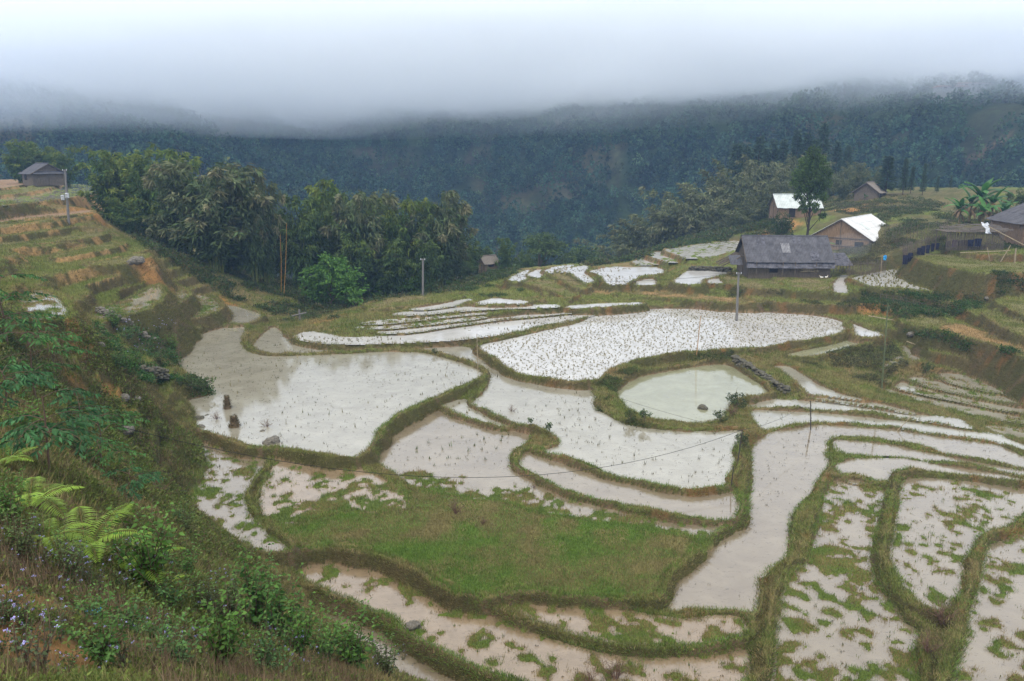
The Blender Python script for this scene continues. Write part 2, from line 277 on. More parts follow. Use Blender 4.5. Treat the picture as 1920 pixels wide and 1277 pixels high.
tl = ss(-9, -17, X)*ss(33, 40, Yv)*ss(104, 96, Yv)*ss(.6, 1.6, BASE)*ss(11.5, 10.5, BASE)
tr_ = ss(24, 32, X)*ss(58, 63, Yv)*ss(112, 106, Yv)*ss(-1.2, -.4, BASE)
def stair(h, st, lip=.1):
    t = h/st + (fbm(X, Yv, 14, 2, 15) - .5)*.9; f = t - np.floor(t); e = ss(.70, .98, f)
    return (np.floor(t) + e)*st - (fbm(X, Yv, 14, 2, 15) - .5)*.9*st + lip*np.exp(-((f - .02)/.06)**2), e*(1 - e)*4
sl_, rl_ = stair(BASE, 1.15); sr_, rr_ = stair(BASE, 1.0)
tc_ = ss(86, 90, Yv)*ss(118, 112, Yv)*ss(-16, -8, X)*ss(36, 28, X)*(1 - tr_); sc2, rc2 = stair(BASE, .42, .08)
BASE = BASE + (sc2 - BASE)*tc_
BASE = BASE + (sl_ - BASE)*tl + (sr_ - BASE)*tr_*(1 - tl); TER = np.maximum(np.maximum(tl, tr_), tc_)
warp = (fbm(X, Yv, 1.1, 3, 11) - .5)*.5 + (fbm(X, Yv, .35, 2, 12) - .5)*.16 - .24
CAND = np.full(len(X), -1e9); UB = np.full(len(X), 1e9); INS = np.full(len(X), -1); DM = np.full(len(X), 1e9); DW = np.full(len(X), 1e9)
names = list(PAD); WAT = {}
BW = np.clip((fbm(X, Yv, 2.4, 3, 13) - .5)*1.6 + .5, 0, 1); BH = np.clip((fbm(X, Yv, 1.6, 3, 14) - .5)*1.8 + .5, 0, 1)
for i, k in enumerate(names):
    z, kind, bh, bw, _ = PAD[k]; P = POLY[k]; mg = 7
    lo = P.min(0) - mg; hi = P.max(0) + mg
    idx = np.nonzero((X > lo[0]) & (X < hi[0]) & (Yv > lo[1]) & (Yv < hi[1]))[0]
    if not len(idx): continue
    d = sdist(XY[idx], P); dw = d + warp[idx]*.55
    dd = np.maximum(dw, 0)
    steep = 1.55
    kw = .45 + .85*BW[idx]; bh_ = bh*(.5 + 1.1*BH[idx])
    c = z - .12 + ss(-.05, .3, dw)*(.12 + bh_) - np.maximum(dd - bw*kw, 0)*steep
    m = dw > -.05
    CAND[idx] = np.maximum(CAND[idx], np.where(m, c, -1e9))
    UB[idx] = np.minimum(UB[idx], np.where(m, z + .1 + dd*1.35, 1e9))
    m2 = dw <= -.05; INS[idx[m2]] = i
    DM[idx] = np.minimum(DM[idx], np.abs(d))
    if kind[0] in 'wsgpr': WAT[k] = (idx, d); DW[idx] = np.minimum(DW[idx], np.abs(d))
ZL = np.array([PAD[k][0] for k in names]); KD = [PAD[k][1] for k in names]
Z = np.maximum(CAND, np.minimum(BASE, UB))
INS0 = INS.copy(); INS = np.where((INS >= 0) & (CAND > ZL[np.clip(INS, 0, None)] + .03), -1, INS)
ins = INS >= 0; zi = ZL[np.clip(INS, 0, None)]
n1 = fbm(X, Yv, 2.6, 4, 21); n2 = fbm(X, Yv, .7, 3, 22)
PT = {'g1': .3, 'g2': .52, 'g3': .58, 'g4': .34, 'g5': .45, 'g6': .38, 'g7': .5, 'g8': .25}
floor = zi - .14 + (n2 - .5)*.05
PATCH = np.zeros(len(X))
mixn = n1*.12 + n2*.27 + fbm(X, Yv, 1.1, 2, 23)*.2 + vnoise(X/.42, Yv/.42, 24)*.26 + vnoise(X/.2, Yv/.24, 25)*.15
for i, kd in enumerate(KD):
    m = INS == i
    if kd in PT:
        th = np.quantile(mixn[m], 1 - PT[kd]) if m.any() else .5; a = ss(th - .02, th + .05, mixn[m]); PATCH[m] = a
        floor[m] = zi[m] - .1 + a*.135 + (n2[m] - .5)*.05
    elif kd[0] in 'dm' or kd == 'path': floor[m] = zi[m] + .03 + (n1[m] - .5)*(.22 if kd == 'm' else .12) + (n2[m] - .5)*.08; PATCH[m] = 1
    elif kd == 'r':
        a = ss(108, 100, 0*X[m]) ; gx = X[m]; a = ss(51.5, 54.5, gx + (n1[m]-.5)*4); PATCH[m] = a; floor[m] = zi[m] - .1 + a*.14
bank_under = np.maximum(CAND, -1e9)
lvl = INS0 >= 0
jm = np.nonzero((X > -22) & (X < 14) & (Yv > 28) & (Yv < 50))[0]; dmd = np.full(len(X), 9.); dmd[jm] = sdist(XY[jm], POLY['MD'])
d5 = np.full(len(X), 9.); d5a = d5.copy(); d17 = d5.copy(); d5a[jm] = sdist(XY[jm], POLY['P5']); d17[jm] = sdist(XY[jm], POLY['P17']); d5 = np.minimum(d5a, d17)
near5 = np.isin(INS, [names.index('P5'), names.index('P17')])
fringe = near5 & (dmd < 3.4) & (mixn > .40 + .055*np.clip(dmd, 0, 4))
floor = np.where(fringe, zi + .035 + (n2 - .5)*.07, floor); PATCH[fringe] = 1
Z = np.where(ins, floor, np.where(lvl, CAND, Z))
zip_ = ~ins & (dmd < 1.3) & (d5 < 1.3); Z = np.where(zip_, np.where(d17 < d5a, -.59, -.73) + (n2 - .5)*.06, Z)
Z = Z + np.where(ins, 0, (fbm(X, Yv, .5, 3, 31) - .5)*.14*np.clip(Yv/30, .3, 1))
bank = ~ins | (Z > zi + .12)
ZG = Z.reshape(NY, NU)
def ground(x, y):                            # height of the ground sheet at (x, y)
    u = x/(y + 1.5); j = np.clip((u + .8)/1.6*(NU - 1), 0, NU - 1.001); i = np.clip(np.interp(y, YS, np.arange(NY)), 0, NY - 1.001)
    i0 = np.floor(i).astype(int); j0 = np.floor(j).astype(int); a = i - i0; b = j - j0
    return (ZG[i0, j0]*(1-a) + ZG[i0+1, j0]*a)*(1-b) + (ZG[i0, j0+1]*(1-a) + ZG[i0+1, j0+1]*a)*b
def on_ground(px, py, D=None, lift=0):       # where the ray of a picture point meets the ground
    v = (CY - py)/F; dy = cs + v*sn; dz = -sn + v*cs; dx = (px - CX)/F
    if D: 
        x = dx*D/dy; return Vector((x, D, float(ground(np.float64(x), np.float64(D))) + lift))
    yy = YS[4:]; k = yy/dy; x = dx*k; zr = H + dz*k; g = ground(x, yy); hit = np.nonzero(g >= zr)[0]
    i = hit[0] if len(hit) else len(yy) - 1
    return Vector((float(x[i]), float(yy[i]), float(g[i]) + lift))
# surface slope
gy = np.gradient(ZG, axis=0)/np.gradient(GY, axis=0); gx = np.gradient(ZG, axis=1)/np.maximum(np.gradient(GX, axis=1), 1e-6)
SL = np.hypot(gx, gy).ravel()
# ------------------------------------------------------------------ ground colours (soil and sward, with shade painted in under the near plants)
def mixc(a, b, t): return a + (np.asarray(b) - a)*t[:, None]
c_turf = np.array([.105, .125, .032]); c_dry = np.array([.17, .135, .065]); c_dark = np.array([.052, .045, .021]); c_soil = np.array([.30, .155, .055]); c_mud = np.array([.22, .15, .095])
C = np.tile(c_turf, (len(X), 1))
nA = fbm(X, Yv, 5, 4, 41); nB = fbm(X, Yv, 1.6, 4, 42); nC = fbm(X, Yv, .5, 3, 43)
C = mixc(C, c_dry, ss(.42, .62, nA*.5 + nB*.5))
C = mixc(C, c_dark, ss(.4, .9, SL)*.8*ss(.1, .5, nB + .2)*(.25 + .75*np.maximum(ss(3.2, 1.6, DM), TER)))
C = mixc(C, c_soil*.5, ss(.62, .7, nB)*.6*ss(-10, 10, X + Yv*.1 - 5))
C = mixc(C, c_mud*.55, ss(.22, .05, np.where(ins, 1, DW + (nC-.5)*.3))*.7)          # wet mud rim
for i, kd in enumerate(KD):
    m = INS == i
    if not m.any(): continue
    if kd[0] in 'wsp': C[m] = c_mud
    elif kd == 'm': C[m] = mixc(np.tile([.085, .135, .028], (m.sum(), 1)), [.15, .13, .055], ss(.45, .62, nB[m]))
    elif kd == 'path': C[m] = [.42, .29, .15]
    elif kd == 'd1': C[m] = mixc(np.tile([.17, .145, .07], (m.sum(), 1)), [.12, .13, .04], ss(.4, .6, nB[m]))
    elif kd == 'd2': C[m] = mixc(np.tile([.26, .18, .085], (m.sum(), 1)), [.14, .12, .05], ss(.4, .6, nB[m]))
    elif kd == 'd3': C[m] = mixc(np.tile([.17, .16, .07], (m.sum(), 1)), [.11, .12, .035], ss(.4, .6, nB[m]))
    elif kd == 'd4': C[m] = mixc(np.tile([.13, .165, .04], (m.sum(), 1)), [.22, .17, .09], ss(.45, .65, nB[m]))
    elif kd == 'r': C[m] = [.13, .12, .035]
    else: C[m] = mixc(np.tile(c_mud*(1.15 if kd in ('g4','g6') else 1), (m.sum(), 1)), [.09, .125, .025], PATCH[m])
C[fringe | zip_] = [.09, .12, .03]
vz = ss(104, 112, Yv)*ss(30, 38, X); C = mixc(C, [.105, .09, .042], vz*ss(.36, .5, nA)*.8); C = mixc(C, [.06, .07, .025], vz*ss(.5, .62, nB)*.7)
trod = ss(.62, .72, nC*.5 + nB*.5)*(~ins)*ss(.45, .2, SL)*ss(1.2, .6, DW); C = mixc(C, [.21, .145, .085], trod*.8)
tm_ = TER*(~ins)*ss(.45, .2, SL); C = mixc(C, [.15, .17, .045], tm_*.75)
# orange bare earth where the path and slips have cut the slope
for px, py, D, r in [(0,1120,6,.8),(60,1200,6,.6),(150,1240,7,.5),(30,1230,5,.6),(190,900,18,1.),(230,930,24,1),(200,740,38,1.2),(130,700,34,.9),(150,650,48,1.),(330,950,36,1.6),(265,485,88,2),(280,500,90,2.5),(170,400,110,3),(150,395,112,3),(1440,400,150,4),(1470,425,140,4),(1500,395,148,5),(1600,395,155,4),(1640,590,86,2.5),(1700,580,86,1.5),(1640,380,160,4),(600,600,93,2.5),(570,600,92,2),(480,480,115,4),(560,440,150,8),(430,570,100,2)]:
    p = on_ground(px, py); q = at_D(px, py, D); d = np.hypot(X - p.x, Yv - p.y) + (nB - .5)*r*1.6
    C = mixc(C, c_soil, ss(r, r*.5, d)*.8*(~ins))
# ochre cut faces of the spur terraces
dsp = ss(40, 60, Yv)*ss(-28, -36, X)*(Z > 5.5); C = mixc(C, [.32, .20, .085], dsp*ss(.45, .9, SL)*ss(.46, .62, nB)*.75)
C *= (.75 + .5*nC)[:, None]
fg_shade = ss(46, 38, Yv)*ss(4, -2, X - .02*Yv)*(~ins)*ss(-.6, .4, Z)*(1 - ss(.0, .2, C[:, 0] - C[:, 2]*3.2)); C = mixc(C, [.05, .04, .022], fg_shade*.75)   # dark gaps between the plants: shade painted into the ground colour
# stone wall faces etc. follow as objects
M_ground = mat_attr('ground', rough=.95, nsc=6, amt=.35, bump=.7, bsc=9, spec=.08)
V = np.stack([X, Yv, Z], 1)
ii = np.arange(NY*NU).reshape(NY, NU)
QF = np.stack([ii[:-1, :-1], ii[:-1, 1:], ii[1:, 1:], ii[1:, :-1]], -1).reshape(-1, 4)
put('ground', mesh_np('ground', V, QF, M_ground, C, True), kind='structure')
# ------------------------------------------------------------------ water sheets
def mat_water(name, c1, c2, sc=.5, ior=1.7):
    m, nt, b = mat_new(name); L = nt.links.new
    g = N(nt, 'ShaderNodeNewGeometry')
    no = N(nt, 'ShaderNodeTexNoise', Scale=sc, Detail=7, Roughness=.6, Distortion=.6); L(g.outputs['Position'], no.inputs['Vector'])
    cr = N(nt, 'ShaderNodeValToRGB'); e = cr.color_ramp.elements; e[0].position = .32; e[1].position = .68; e[0].color = (*c1, 1); e[1].color = (*c2, 1)
    L(no.outputs[0], cr.inputs[0])
    # flecks of floating scum and submerged straw
    mp = N(nt, 'ShaderNodeMapping'); mp.inputs['Scale'].default_value = (2.2, 5, 1); L(g.outputs['Position'], mp.inputs[0])
    n2 = N(nt, 'ShaderNodeTexNoise', Scale=1.2, Detail=5, Roughness=.75); L(mp.outputs[0], n2.inputs['Vector'])
    mr = N(nt, 'ShaderNodeMapRange'); mr.inputs[1].default_value = .58; mr.inputs[2].default_value = .68; mr.inputs[3].default_value = 0; mr.inputs[4].default_value = .75; L(n2.outputs[0], mr.inputs[0])
    mx = N(nt, 'ShaderNodeMix', data_type='RGBA'); L(mr.outputs[0], mx.inputs[0]); L(cr.outputs[0], mx.inputs[6]); mx.inputs[7].default_value = (c1[0]*.5, c1[1]*.48, c1[2]*.45, 1)
    mp2 = N(nt, 'ShaderNodeMapping'); mp2.inputs['Scale'].default_value = (1, 2.2, 1); L(g.outputs['Position'], mp2.inputs[0])
    n5 = N(nt, 'ShaderNodeTexNoise', Scale=3.2, Detail=3, Roughness=.8); L(mp2.outputs[0], n5.inputs['Vector'])
    m5 = N(nt, 'ShaderNodeMapRange'); m5.inputs[1].default_value = .63; m5.inputs[2].default_value = .69; m5.inputs[3].default_value = 1; m5.inputs[4].default_value = .45; L(n5.outputs[0], m5.inputs[0])
    vs = N(nt, 'ShaderNodeVectorMath', operation='SCALE'); L(mx.outputs[2], vs.inputs[0]); L(m5.outputs[0], vs.inputs['Scale'])
    L(vs.outputs[0], b.inputs['Base Color'])
    b.inputs['IOR'].default_value = ior; b.inputs['Specular IOR Level'].default_value = .5
    m3 = N(nt, 'ShaderNodeMapRange'); m3.inputs[3].default_value = .06; m3.inputs[4].default_value = .3; L(mr.outputs[0], m3.inputs[0]); L(m3.outputs[0], b.inputs['Roughness'])
    n4 = N(nt, 'ShaderNodeTexNoise', Scale=3.5, Detail=3); L(g.outputs['Position'], n4.inputs['Vector'])
    bp = N(nt, 'ShaderNodeBump', Strength=.05, Distance=.02); L(n4.outputs[0], bp.inputs['Height']); L(bp.outputs[0], b.inputs['Normal'])
    return m
W_pale = mat_water('paddy water pale', (.205, .19, .145), (.28, .265, .21), .5, 1.85)
W_brown = mat_water('paddy water brown', (.15, .12, .08), (.205, .17, .115), .5, 1.85)
W_red = mat_water('paddy water muddy', (.17, .125, .075), (.24, .18, .115), 1.2, 1.75)
W_pond = mat_water('pond water', (.19, .19, .115), (.25, .25, .16), .5, 2.0)
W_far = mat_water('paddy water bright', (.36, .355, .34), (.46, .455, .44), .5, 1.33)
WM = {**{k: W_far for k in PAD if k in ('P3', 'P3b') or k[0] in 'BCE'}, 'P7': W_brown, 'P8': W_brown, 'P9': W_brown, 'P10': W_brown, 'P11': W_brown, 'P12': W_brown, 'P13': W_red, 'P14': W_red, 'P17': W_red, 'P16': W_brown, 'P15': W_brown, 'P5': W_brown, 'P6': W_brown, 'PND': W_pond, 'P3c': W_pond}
def sheet_from(mask, z, name, mat):
    """flat sheet over the ground cells whose corners are all in mask"""
    mk = mask.reshape(NY, NU); cell = mk[:-1, :-1] | mk[1:, :-1] | mk[:-1, 1:] | mk[1:, 1:]
    q = QF[cell.ravel()]; u, inv = np.unique(q, return_inverse=True)
    v = np.stack([X[u], Yv[u], np.full(len(u), z)], 1)
    return mesh_np(name, v, inv.reshape(-1, 4), mat, smooth=True)
for k, (idx, d) in WAT.items():
    mask = np.zeros(len(X), bool); w = .16 if PAD[k][3] < .5 else .22
    mask[idx[d + warp[idx]*.55 < w]] = True
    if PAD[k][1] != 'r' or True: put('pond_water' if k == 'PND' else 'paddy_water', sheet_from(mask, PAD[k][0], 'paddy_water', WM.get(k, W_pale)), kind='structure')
HZ_D = .00036; SKY_S = 1.3; EXPO = .17
# ------------------------------------------------------------------ far mountainside
HU = np.linspace(-1.0, 1.0, 500); HY = np.concatenate([np.linspace(235, 420, 80), np.linspace(424, 1100, 150)])
def hill_h(x, y):
    a = x/np.maximum(y, 1)
    foot = 300 + 60*np.sin(a*5 + 1.5) - 90*ss(.15, .75, a) - 40*ss(-.2, -.7, a)
    h = -36 + np.maximum(y - foot, 0)*(.40 + .06*np.sin(a*7)) 
    h = h + (fbm(x, y, 120, 4, 51) - .5)*70*ss(0, 120, y - foot) + (fbm(x, y, 30, 3, 52) - .5)*14*ss(0, 40, y-foot)
    return 80 - np.log1p(np.exp((80 - h)/9))*9*-1 - 160 + 0*h if False else -9*np.log(np.exp(-h/9) + np.exp(-(67 - 12*ss(.3, .62, a))/9))
hx = HU[None, :]*HY[:, None]; hy = np.repeat(HY[:, None], 500, 1); hz = hill_h(hx, hy)
HX, HYv, HZ = hx.ravel(), hy.ravel(), hz.ravel()
na = fbm(HX, HYv, 45, 4, 61); nb = fbm(HX, HYv, 9, 4, 62)
hc = np.tile([.035, .055, .022], (len(HX), 1)); hc = mixc(hc, [.09, .085, .04], ss(.52, .62, na)); 
jj = np.arange(len(HX)).reshape(len(HY), 500)
CLR = []   # clearings: cultivated patches on the mountainside (px, py, half widths in px)
def hill_hit(px, py):
    v = (CY - py)/F; dy = cs + v*sn; dz = -sn + v*cs; yy = np.linspace(236, 1090, 900); k = yy/dy; x = (px - CX)/F*k
    g = hill_h(x, yy); hit = np.nonzero(g >= H + dz*k)[0]; i = hit[0] if len(hit) else 899
    return np.array([x[i], yy[i], g[i]])
CLEAR = [(865,210,40,16,0),(900,325,32,24,1),(975,330,24,16,0),(905,260,26,20,0),(745,320,60,32,2),(690,285,35,8,1),(890,440,45,28,2),(1010,395,18,8,1),(1765,200,14,26,3),(1870,230,60,40,2),(1830,190,70,12,2),(1860,275,45,5,3),(1150,320,22,22,0),(520,375,35,24,2),(380,290,40,10,0),(1140,215,30,12,2),(1690,260,30,10,2),(600,360,60,10,2)]
clm = np.zeros(len(HX))
for px, py, a, b, t in CLEAR:
    vpx, vpy = to_px(HX, HYv, HZ)
    c0 = hill_hit(px, py)
    rx = a/F*c0[1]; ry = b/F*c0[1]*2.6
    e = np.hypot((HX - c0[0] - (HYv - c0[1])*c0[0]/c0[1])/rx, (HYv - c0[1])/ry) + (nb - .5)*.7
    m = ss(1.1, .8, e); clm = np.maximum(clm, m)
    hc = mixc(hc, [(.07,.08,.035),(.11,.085,.055),(.075,.08,.04),(.26,.18,.11)][t], m*.5)
    st = .5 + .5*np.sin(HZ*2*math.pi/3.0); hc = mixc(hc, [.05,.05,.03], m*ss(.6, .9, st)*.7)
hc *= (.6 + .8*nb)[:, None]
put('hills', mesh_np('hills', np.stack([HX, HYv, HZ], 1), np.stack([jj[:-1,:-1], jj[:-1,1:], jj[1:,1:], jj[1:,:-1]], -1).reshape(-1,4), mat_attr('hillside', .95, .3, .4, .6, 1.0, .05), hc, True), kind='structure')
# ------------------------------------------------------------------ leaf helpers
def leaves(P, Dr, ln, wd, col, droop=0., fold=True, vary=.25):
    """rhombus leaves at P (n,3) pointing along Dr (n,3); returns V,F,C"""
    n = len(P); Dr = Dr/np.maximum(np.linalg.norm(Dr, axis=1, keepdims=True), 1e-6)
    r = rng.normal(size=(n, 3)); s = np.cross(Dr, r); s /= np.maximum(np.linalg.norm(s, axis=1, keepdims=True), 1e-6)
    ln = np.broadcast_to(ln, n)[:, None]; wd = np.broadcast_to(wd, n)[:, None]
    tip = P + Dr*ln; tip[:, 2] -= (droop*ln)[:, 0]
    mid = P + Dr*ln*.45
    V = np.stack([P, mid - s*wd*.5, tip, mid + s*wd*.5], 1).reshape(-1, 3)
    col = np.asarray(col, float); col = np.broadcast_to(col, (n, 3))*(1 + rng.uniform(-vary, vary, (n, 1)))
    return V, np.arange(4*n).reshape(n, 4), np.repeat(np.clip(col, 0, 1), 4, 0)
def join(parts):
    Vs, Fs, Cs = [], [], []; o = 0
    for V, Fc, Cc in parts:
        if len(V) == 0: continue
        Vs.append(V); Fs.append(Fc + o); Cs.append(Cc); o += len(V)
    return np.concatenate(Vs), np.concatenate(Fs), np.concatenate(Cs)
def tubes(lines, radii, col, sides=5):
    """lines: list of (k,3) arrays; radii: list of (r0, r1)"""
    out = []
    for P, (r0, r1) in zip(lines, radii):
        P = np.asarray(P, float); k = len(P); t = np.gradient(P, axis=0); t /= np.maximum(np.linalg.norm(t, axis=1, keepdims=True), 1e-9)
        up_ = np.array([0, 0, 1.]) if abs(t[0, 2]) < .9 else np.array([1., 0, 0])
        a = np.cross(t, up_); a /= np.linalg.norm(a, axis=1, keepdims=True); b = np.cross(t, a)
        r = np.linspace(r0, r1, k)[:, None, None]; th = np.linspace(0, 2*math.pi, sides, endpoint=False)
        ring = P[:, None, :] + r*(np.cos(th)[None, :, None]*a[:, None, :] + np.sin(th)[None, :, None]*b[:, None, :])
        V = ring.reshape(-1, 3); i = np.arange(k*sides).reshape(k, sides); j = np.roll(i, -1, 1)
        Fq = np.stack([i[:-1], j[:-1], j[1:], i[1:]], -1).reshape(-1, 4)
        cap = [[i[0, 0], i[0, 1], i[0, 2], i[0, 3]], [i[-1, 0], i[-1, 1], i[-1, 2], i[-1, 3]]]
        out.append((V, np.concatenate([Fq, cap]), np.tile(np.asarray(col, float), (len(V), 1))))
    return join(out)
def unit(n):
    v = rng.normal(size=(n, 3)); return v/np.linalg.norm(v, axis=1, keepdims=True)
M_leaf = mat_attr('leaf', rough=.65, nsc=.8, amt=.3, spec=.2, transl=.22)
M_far = mat_attr('far leaf', rough=.9, nsc=.06, amt=.35, spec=.05)
M_grass = mat_attr('grass blade', rough=.8, nsc=1.2, amt=.3, spec=.1, transl=.2)
M_bark = mat_attr('bark', rough=.9, nsc=6, amt=.4, spec=.1)
# ------------------------------------------------------------------ far forest, one mass on the mountainside
nt_ = 30000
fu = rng.uniform(-.8, .8, nt_*3); fy_ = 250 + rng.power(1.5, nt_*3)*430; fx = fu*fy_; fz = hill_h(fx, fy_)
keep = (fz > -32); 
fi_j = np.clip(((fu + 1)/2*499).astype(int), 0, 499); fi_i = np.clip(np.interp(fy_, HY, np.arange(len(HY))).astype(int), 0, len(HY)-1)
dens = 1 - .85*clm.reshape(len(HY), 500)[fi_i, fi_j]
dens2 = ss(.36, .5, fbm(fx, fy_, 28, 3, 71)); keep &= rng.random(len(fx)) < (.35 + .65*dens)*(.3 + .7*dens2); fx, fy_, fz = fx[keep][:nt_], fy_[keep][:nt_], fz[keep][:nt_]
m = len(fx); hgt = rng.uniform(3.2, 8., m)*(.7 + .6*fbm(fx, fy_, 40, 2, 72)); wid = hgt*rng.uniform(.28, .5, m); K = 46
w = unit(m*K).reshape(m, K, 3); rr = rng.uniform(.5, 1, (m, K, 1))
pos = w*rr; tz = (pos[..., 2] + 1)/2; taper = 1.15 - .65*tz
P = np.stack([fx[:, None] + pos[..., 0]*wid[:, None]*taper, fy_[:, None] + pos[..., 1]*wid[:, None]*taper, fz[:, None] + hgt[:, None]*(.12 + .9*tz)], -1).reshape(-1, 3)
base_c = np.array([.04, .082, .042])*rng.uniform(.45, 1.9, (m, 1)) + np.array([.05, .04, .005])*rng.random((m, 1))**3
Dr = w.reshape(-1, 3) + np.array([0, 0, .1])
put('far_forest', mesh_np('far_forest', *(lambda a: (a[0], a[1], M_far, a[2]))(leaves(P, Dr + unit(len(P))*.6, np.repeat(hgt, K)*rng.uniform(.12, .3, m*K), np.repeat(hgt, K)*.14, np.repeat(base_c, K, 0), .1))),
    label='dense dark wooded mountainside across the valley', cat='forest', kind='stuff')
# ------------------------------------------------------------------ air and cloud
def box(name, lo, hi):
    x0, y0, z0 = lo; x1, y1, z1 = hi
    V = [(x0,y0,z0),(x1,y0,z0),(x1,y1,z0),(x0,y1,z0),(x0,y0,z1),(x1,y0,z1),(x1,y1,z1),(x0,y1,z1)]
    me = bpy.data.meshes.new(name); me.from_pydata(V, [], [(0,3,2,1),(4,5,6,7),(0,1,5,4),(1,2,6,5),(2,3,7,6),(3,0,4,7)]); return me
def vol(name, dens, colr, aniso=0.):
    m = bpy.data.materials.new(name); m.use_nodes = True; nt = m.node_tree; nt.nodes.clear()
    o = nt.nodes.new('ShaderNodeOutputMaterial'); v = nt.nodes.new('ShaderNodeVolumePrincipled')
    v.inputs['Density'].default_value = dens; v.inputs['Color'].default_value = (*colr, 1); v.inputs['Anisotropy'].default_value = aniso; v.inputs['Density Attribute'].default_value = ''; v.inputs['Temperature Attribute'].default_value = ''; m.cycles.homogeneous_volume = True
    nt.links.new(v.outputs[0], o.inputs['Volume']); return m
HAZE_TOP = 26.0
hb = box('haze', (-1200, -8, -48), (1200, 1120, HAZE_TOP)); hb.materials.append(vol('haze', HZ_D, (.38, .60, 1.)))
put('haze', hb, kind='stuff', label='thin blue haze filling the valley', cat='haze')
# the cloud that sits on the mountain: a closed lump with an uneven underside
def cloud(name, y0, y1, zb, zt, dens, amp, sd, tilt=0.):
    nx, ny = 90, 50; gx_, gy_ = np.meshgrid(np.linspace(-1190, 1190, nx), np.linspace(y0, y1, ny))
    zb_ = zb + (fbm(gx_.ravel(), gy_.ravel()*.15, 120, 5, sd).reshape(gx_.shape) - .5)*amp + gx_*tilt - .035*(gy_ - y0)
    zb_ = HAZE_TOP + .6 + 4*np.log1p(np.exp((zb_ - HAZE_TOP - .6)/4))
    zb_ = np.minimum(zb_, zt - 1.5)
    zt_ = np.full_like(zb_, zt) 
    Vb = np.stack([gx_, gy_, zb_], -1).reshape(-1, 3); Vt = np.stack([gx_, gy_, zt_], -1).reshape(-1, 3)
    i = np.arange(nx*ny).reshape(ny, nx); k = nx*ny
    q = lambda a, b, c, d: np.stack([a, b, c, d], -1).reshape(-1, 4)
    Fs = [q(i[:-1,:-1], i[1:,:-1], i[1:,1:], i[:-1,1:]), q(i[:-1,:-1], i[:-1,1:], i[1:,1:], i[1:,:-1]) + k,
          q(i[0,:-1], i[0,1:], i[0,1:]+k, i[0,:-1]+k), q(i[-1,1:], i[-1,:-1], i[-1,:-1]+k, i[-1,1:]+k),
          q(i[1:,0], i[:-1,0], i[:-1,0]+k, i[1:,0]+k), q(i[:-1,-1], i[1:,-1], i[1:,-1]+k, i[:-1,-1]+k)]
    me = mesh_np(name, np.concatenate([Vb, Vt]), np.concatenate(Fs), vol(name, dens, (.905, .945, 1.)), smooth=False)
    put('cloud', me, kind='stuff', label='low cloud hiding the top of the mountain', cat='cloud')
ub = box('upper', (-1199, -7.5, HAZE_TOP + .05), (1199, 1119, 71)); ub.materials.append(vol('thin mist', .0004, (.55, .75, 1.)))
put('cloud', ub, kind='stuff', label='thin blue mist under the low cloud', cat='cloud')
for k_, (z0_, dn_, am_) in enumerate([(34, .0013, 30), (40, .0022, 36), (46, .0034, 38), (52, .005, 36), (58, .007, 30), (63, .010, 26)]):
    cloud('cloud', 216 + 5*k_, 1110, z0_, 72 + .3*k_, dn_, am_*1.45, 81 + 7*k_, .012)
# ------------------------------------------------------------------ sky and light
wd_ = bpy.data.worlds.new('World'); S.world = wd_; wd_.use_nodes = True; nt = wd_.node_tree; nt.nodes.clear(); L = nt.links.new
SUN_EL, SUN_AZ = R(58), R(200)
sky = nt.nodes.new('ShaderNodeTexSky'); sky.sky_type = 'NISHITA'; sky.sun_disc = False; sky.sun_elevation = SUN_EL; sky.sun_rotation = SUN_AZ; sky.air_density = 1.5; sky.dust_density = 5
b1 = nt.nodes.new('ShaderNodeBackground'); b1.inputs['Strength'].default_value = .05; L(sky.outputs[0], b1.inputs[0])
tc = nt.nodes.new('ShaderNodeTexCoord'); sp = nt.nodes.new('ShaderNodeSeparateXYZ'); L(tc.outputs['Generated'], sp.inputs[0])
cr = nt.nodes.new('ShaderNodeValToRGB'); cr.color_ramp.interpolation = 'B_SPLINE'; e = cr.color_ramp.elements
e[0].position = 0; e[0].color = (.56, .69, 1.06, 1); e[1].position = 1; e[1].color = (1.05, 1.02, .98, 1)
for p_, c_ in [(.07, (.64, .76, 1.1)), (.13, (.82, .93, 1.2)), (.2, (.92, .99, 1.17)), (.4, (.88, .92, .98))]:
    x_ = e.new(p_); x_.color = (*c_, 1)
L(sp.outputs['Z'], cr.inputs[0])
b2 = nt.nodes.new('ShaderNodeBackground'); b2.inputs['Strength'].default_value = SKY_S; L(cr.outputs[0], b2.inputs[0])
ad = nt.nodes.new('ShaderNodeAddShader'); L(b1.outputs[0], ad.inputs[0]); L(b2.outputs[0], ad.inputs[1])
wo = nt.nodes.new('ShaderNodeOutputWorld'); L(ad.outputs[0], wo.inputs[0])
sl = bpy.data.lights.new('sun', 'SUN'); sl.energy = 1.4; sl.angle = R(12); sl.color = (1, .93, .78)
so = bpy.data.objects.new('sun', sl); COL.objects.link(so)
dv = Vector((math.sin(SUN_AZ)*math.cos(SUN_EL), math.cos(SUN_AZ)*math.cos(SUN_EL), math.sin(SUN_EL)))
so.rotation_euler = dv.to_track_quat('Z', 'Y').to_euler()
S.view_settings.view_transform = 'Standard'; S.view_settings.look = 'None'; S.view_settings.gamma = 1; S.view_settings.exposure = EXPO
cy_ = S.cycles; cy_.volume_bounces = 10; cy_.max_bounces = 12; cy_.diffuse_bounces = 2; cy_.glossy_bounces = 3; cy_.transmission_bounces = 3; cy_.transparent_max_bounces = 8
cy_.use_denoising = True; cy_.use_adaptive_sampling = True; cy_.adaptive_threshold = .012; cy_.use_fast_gi = False
cy_.volume_max_steps = 64
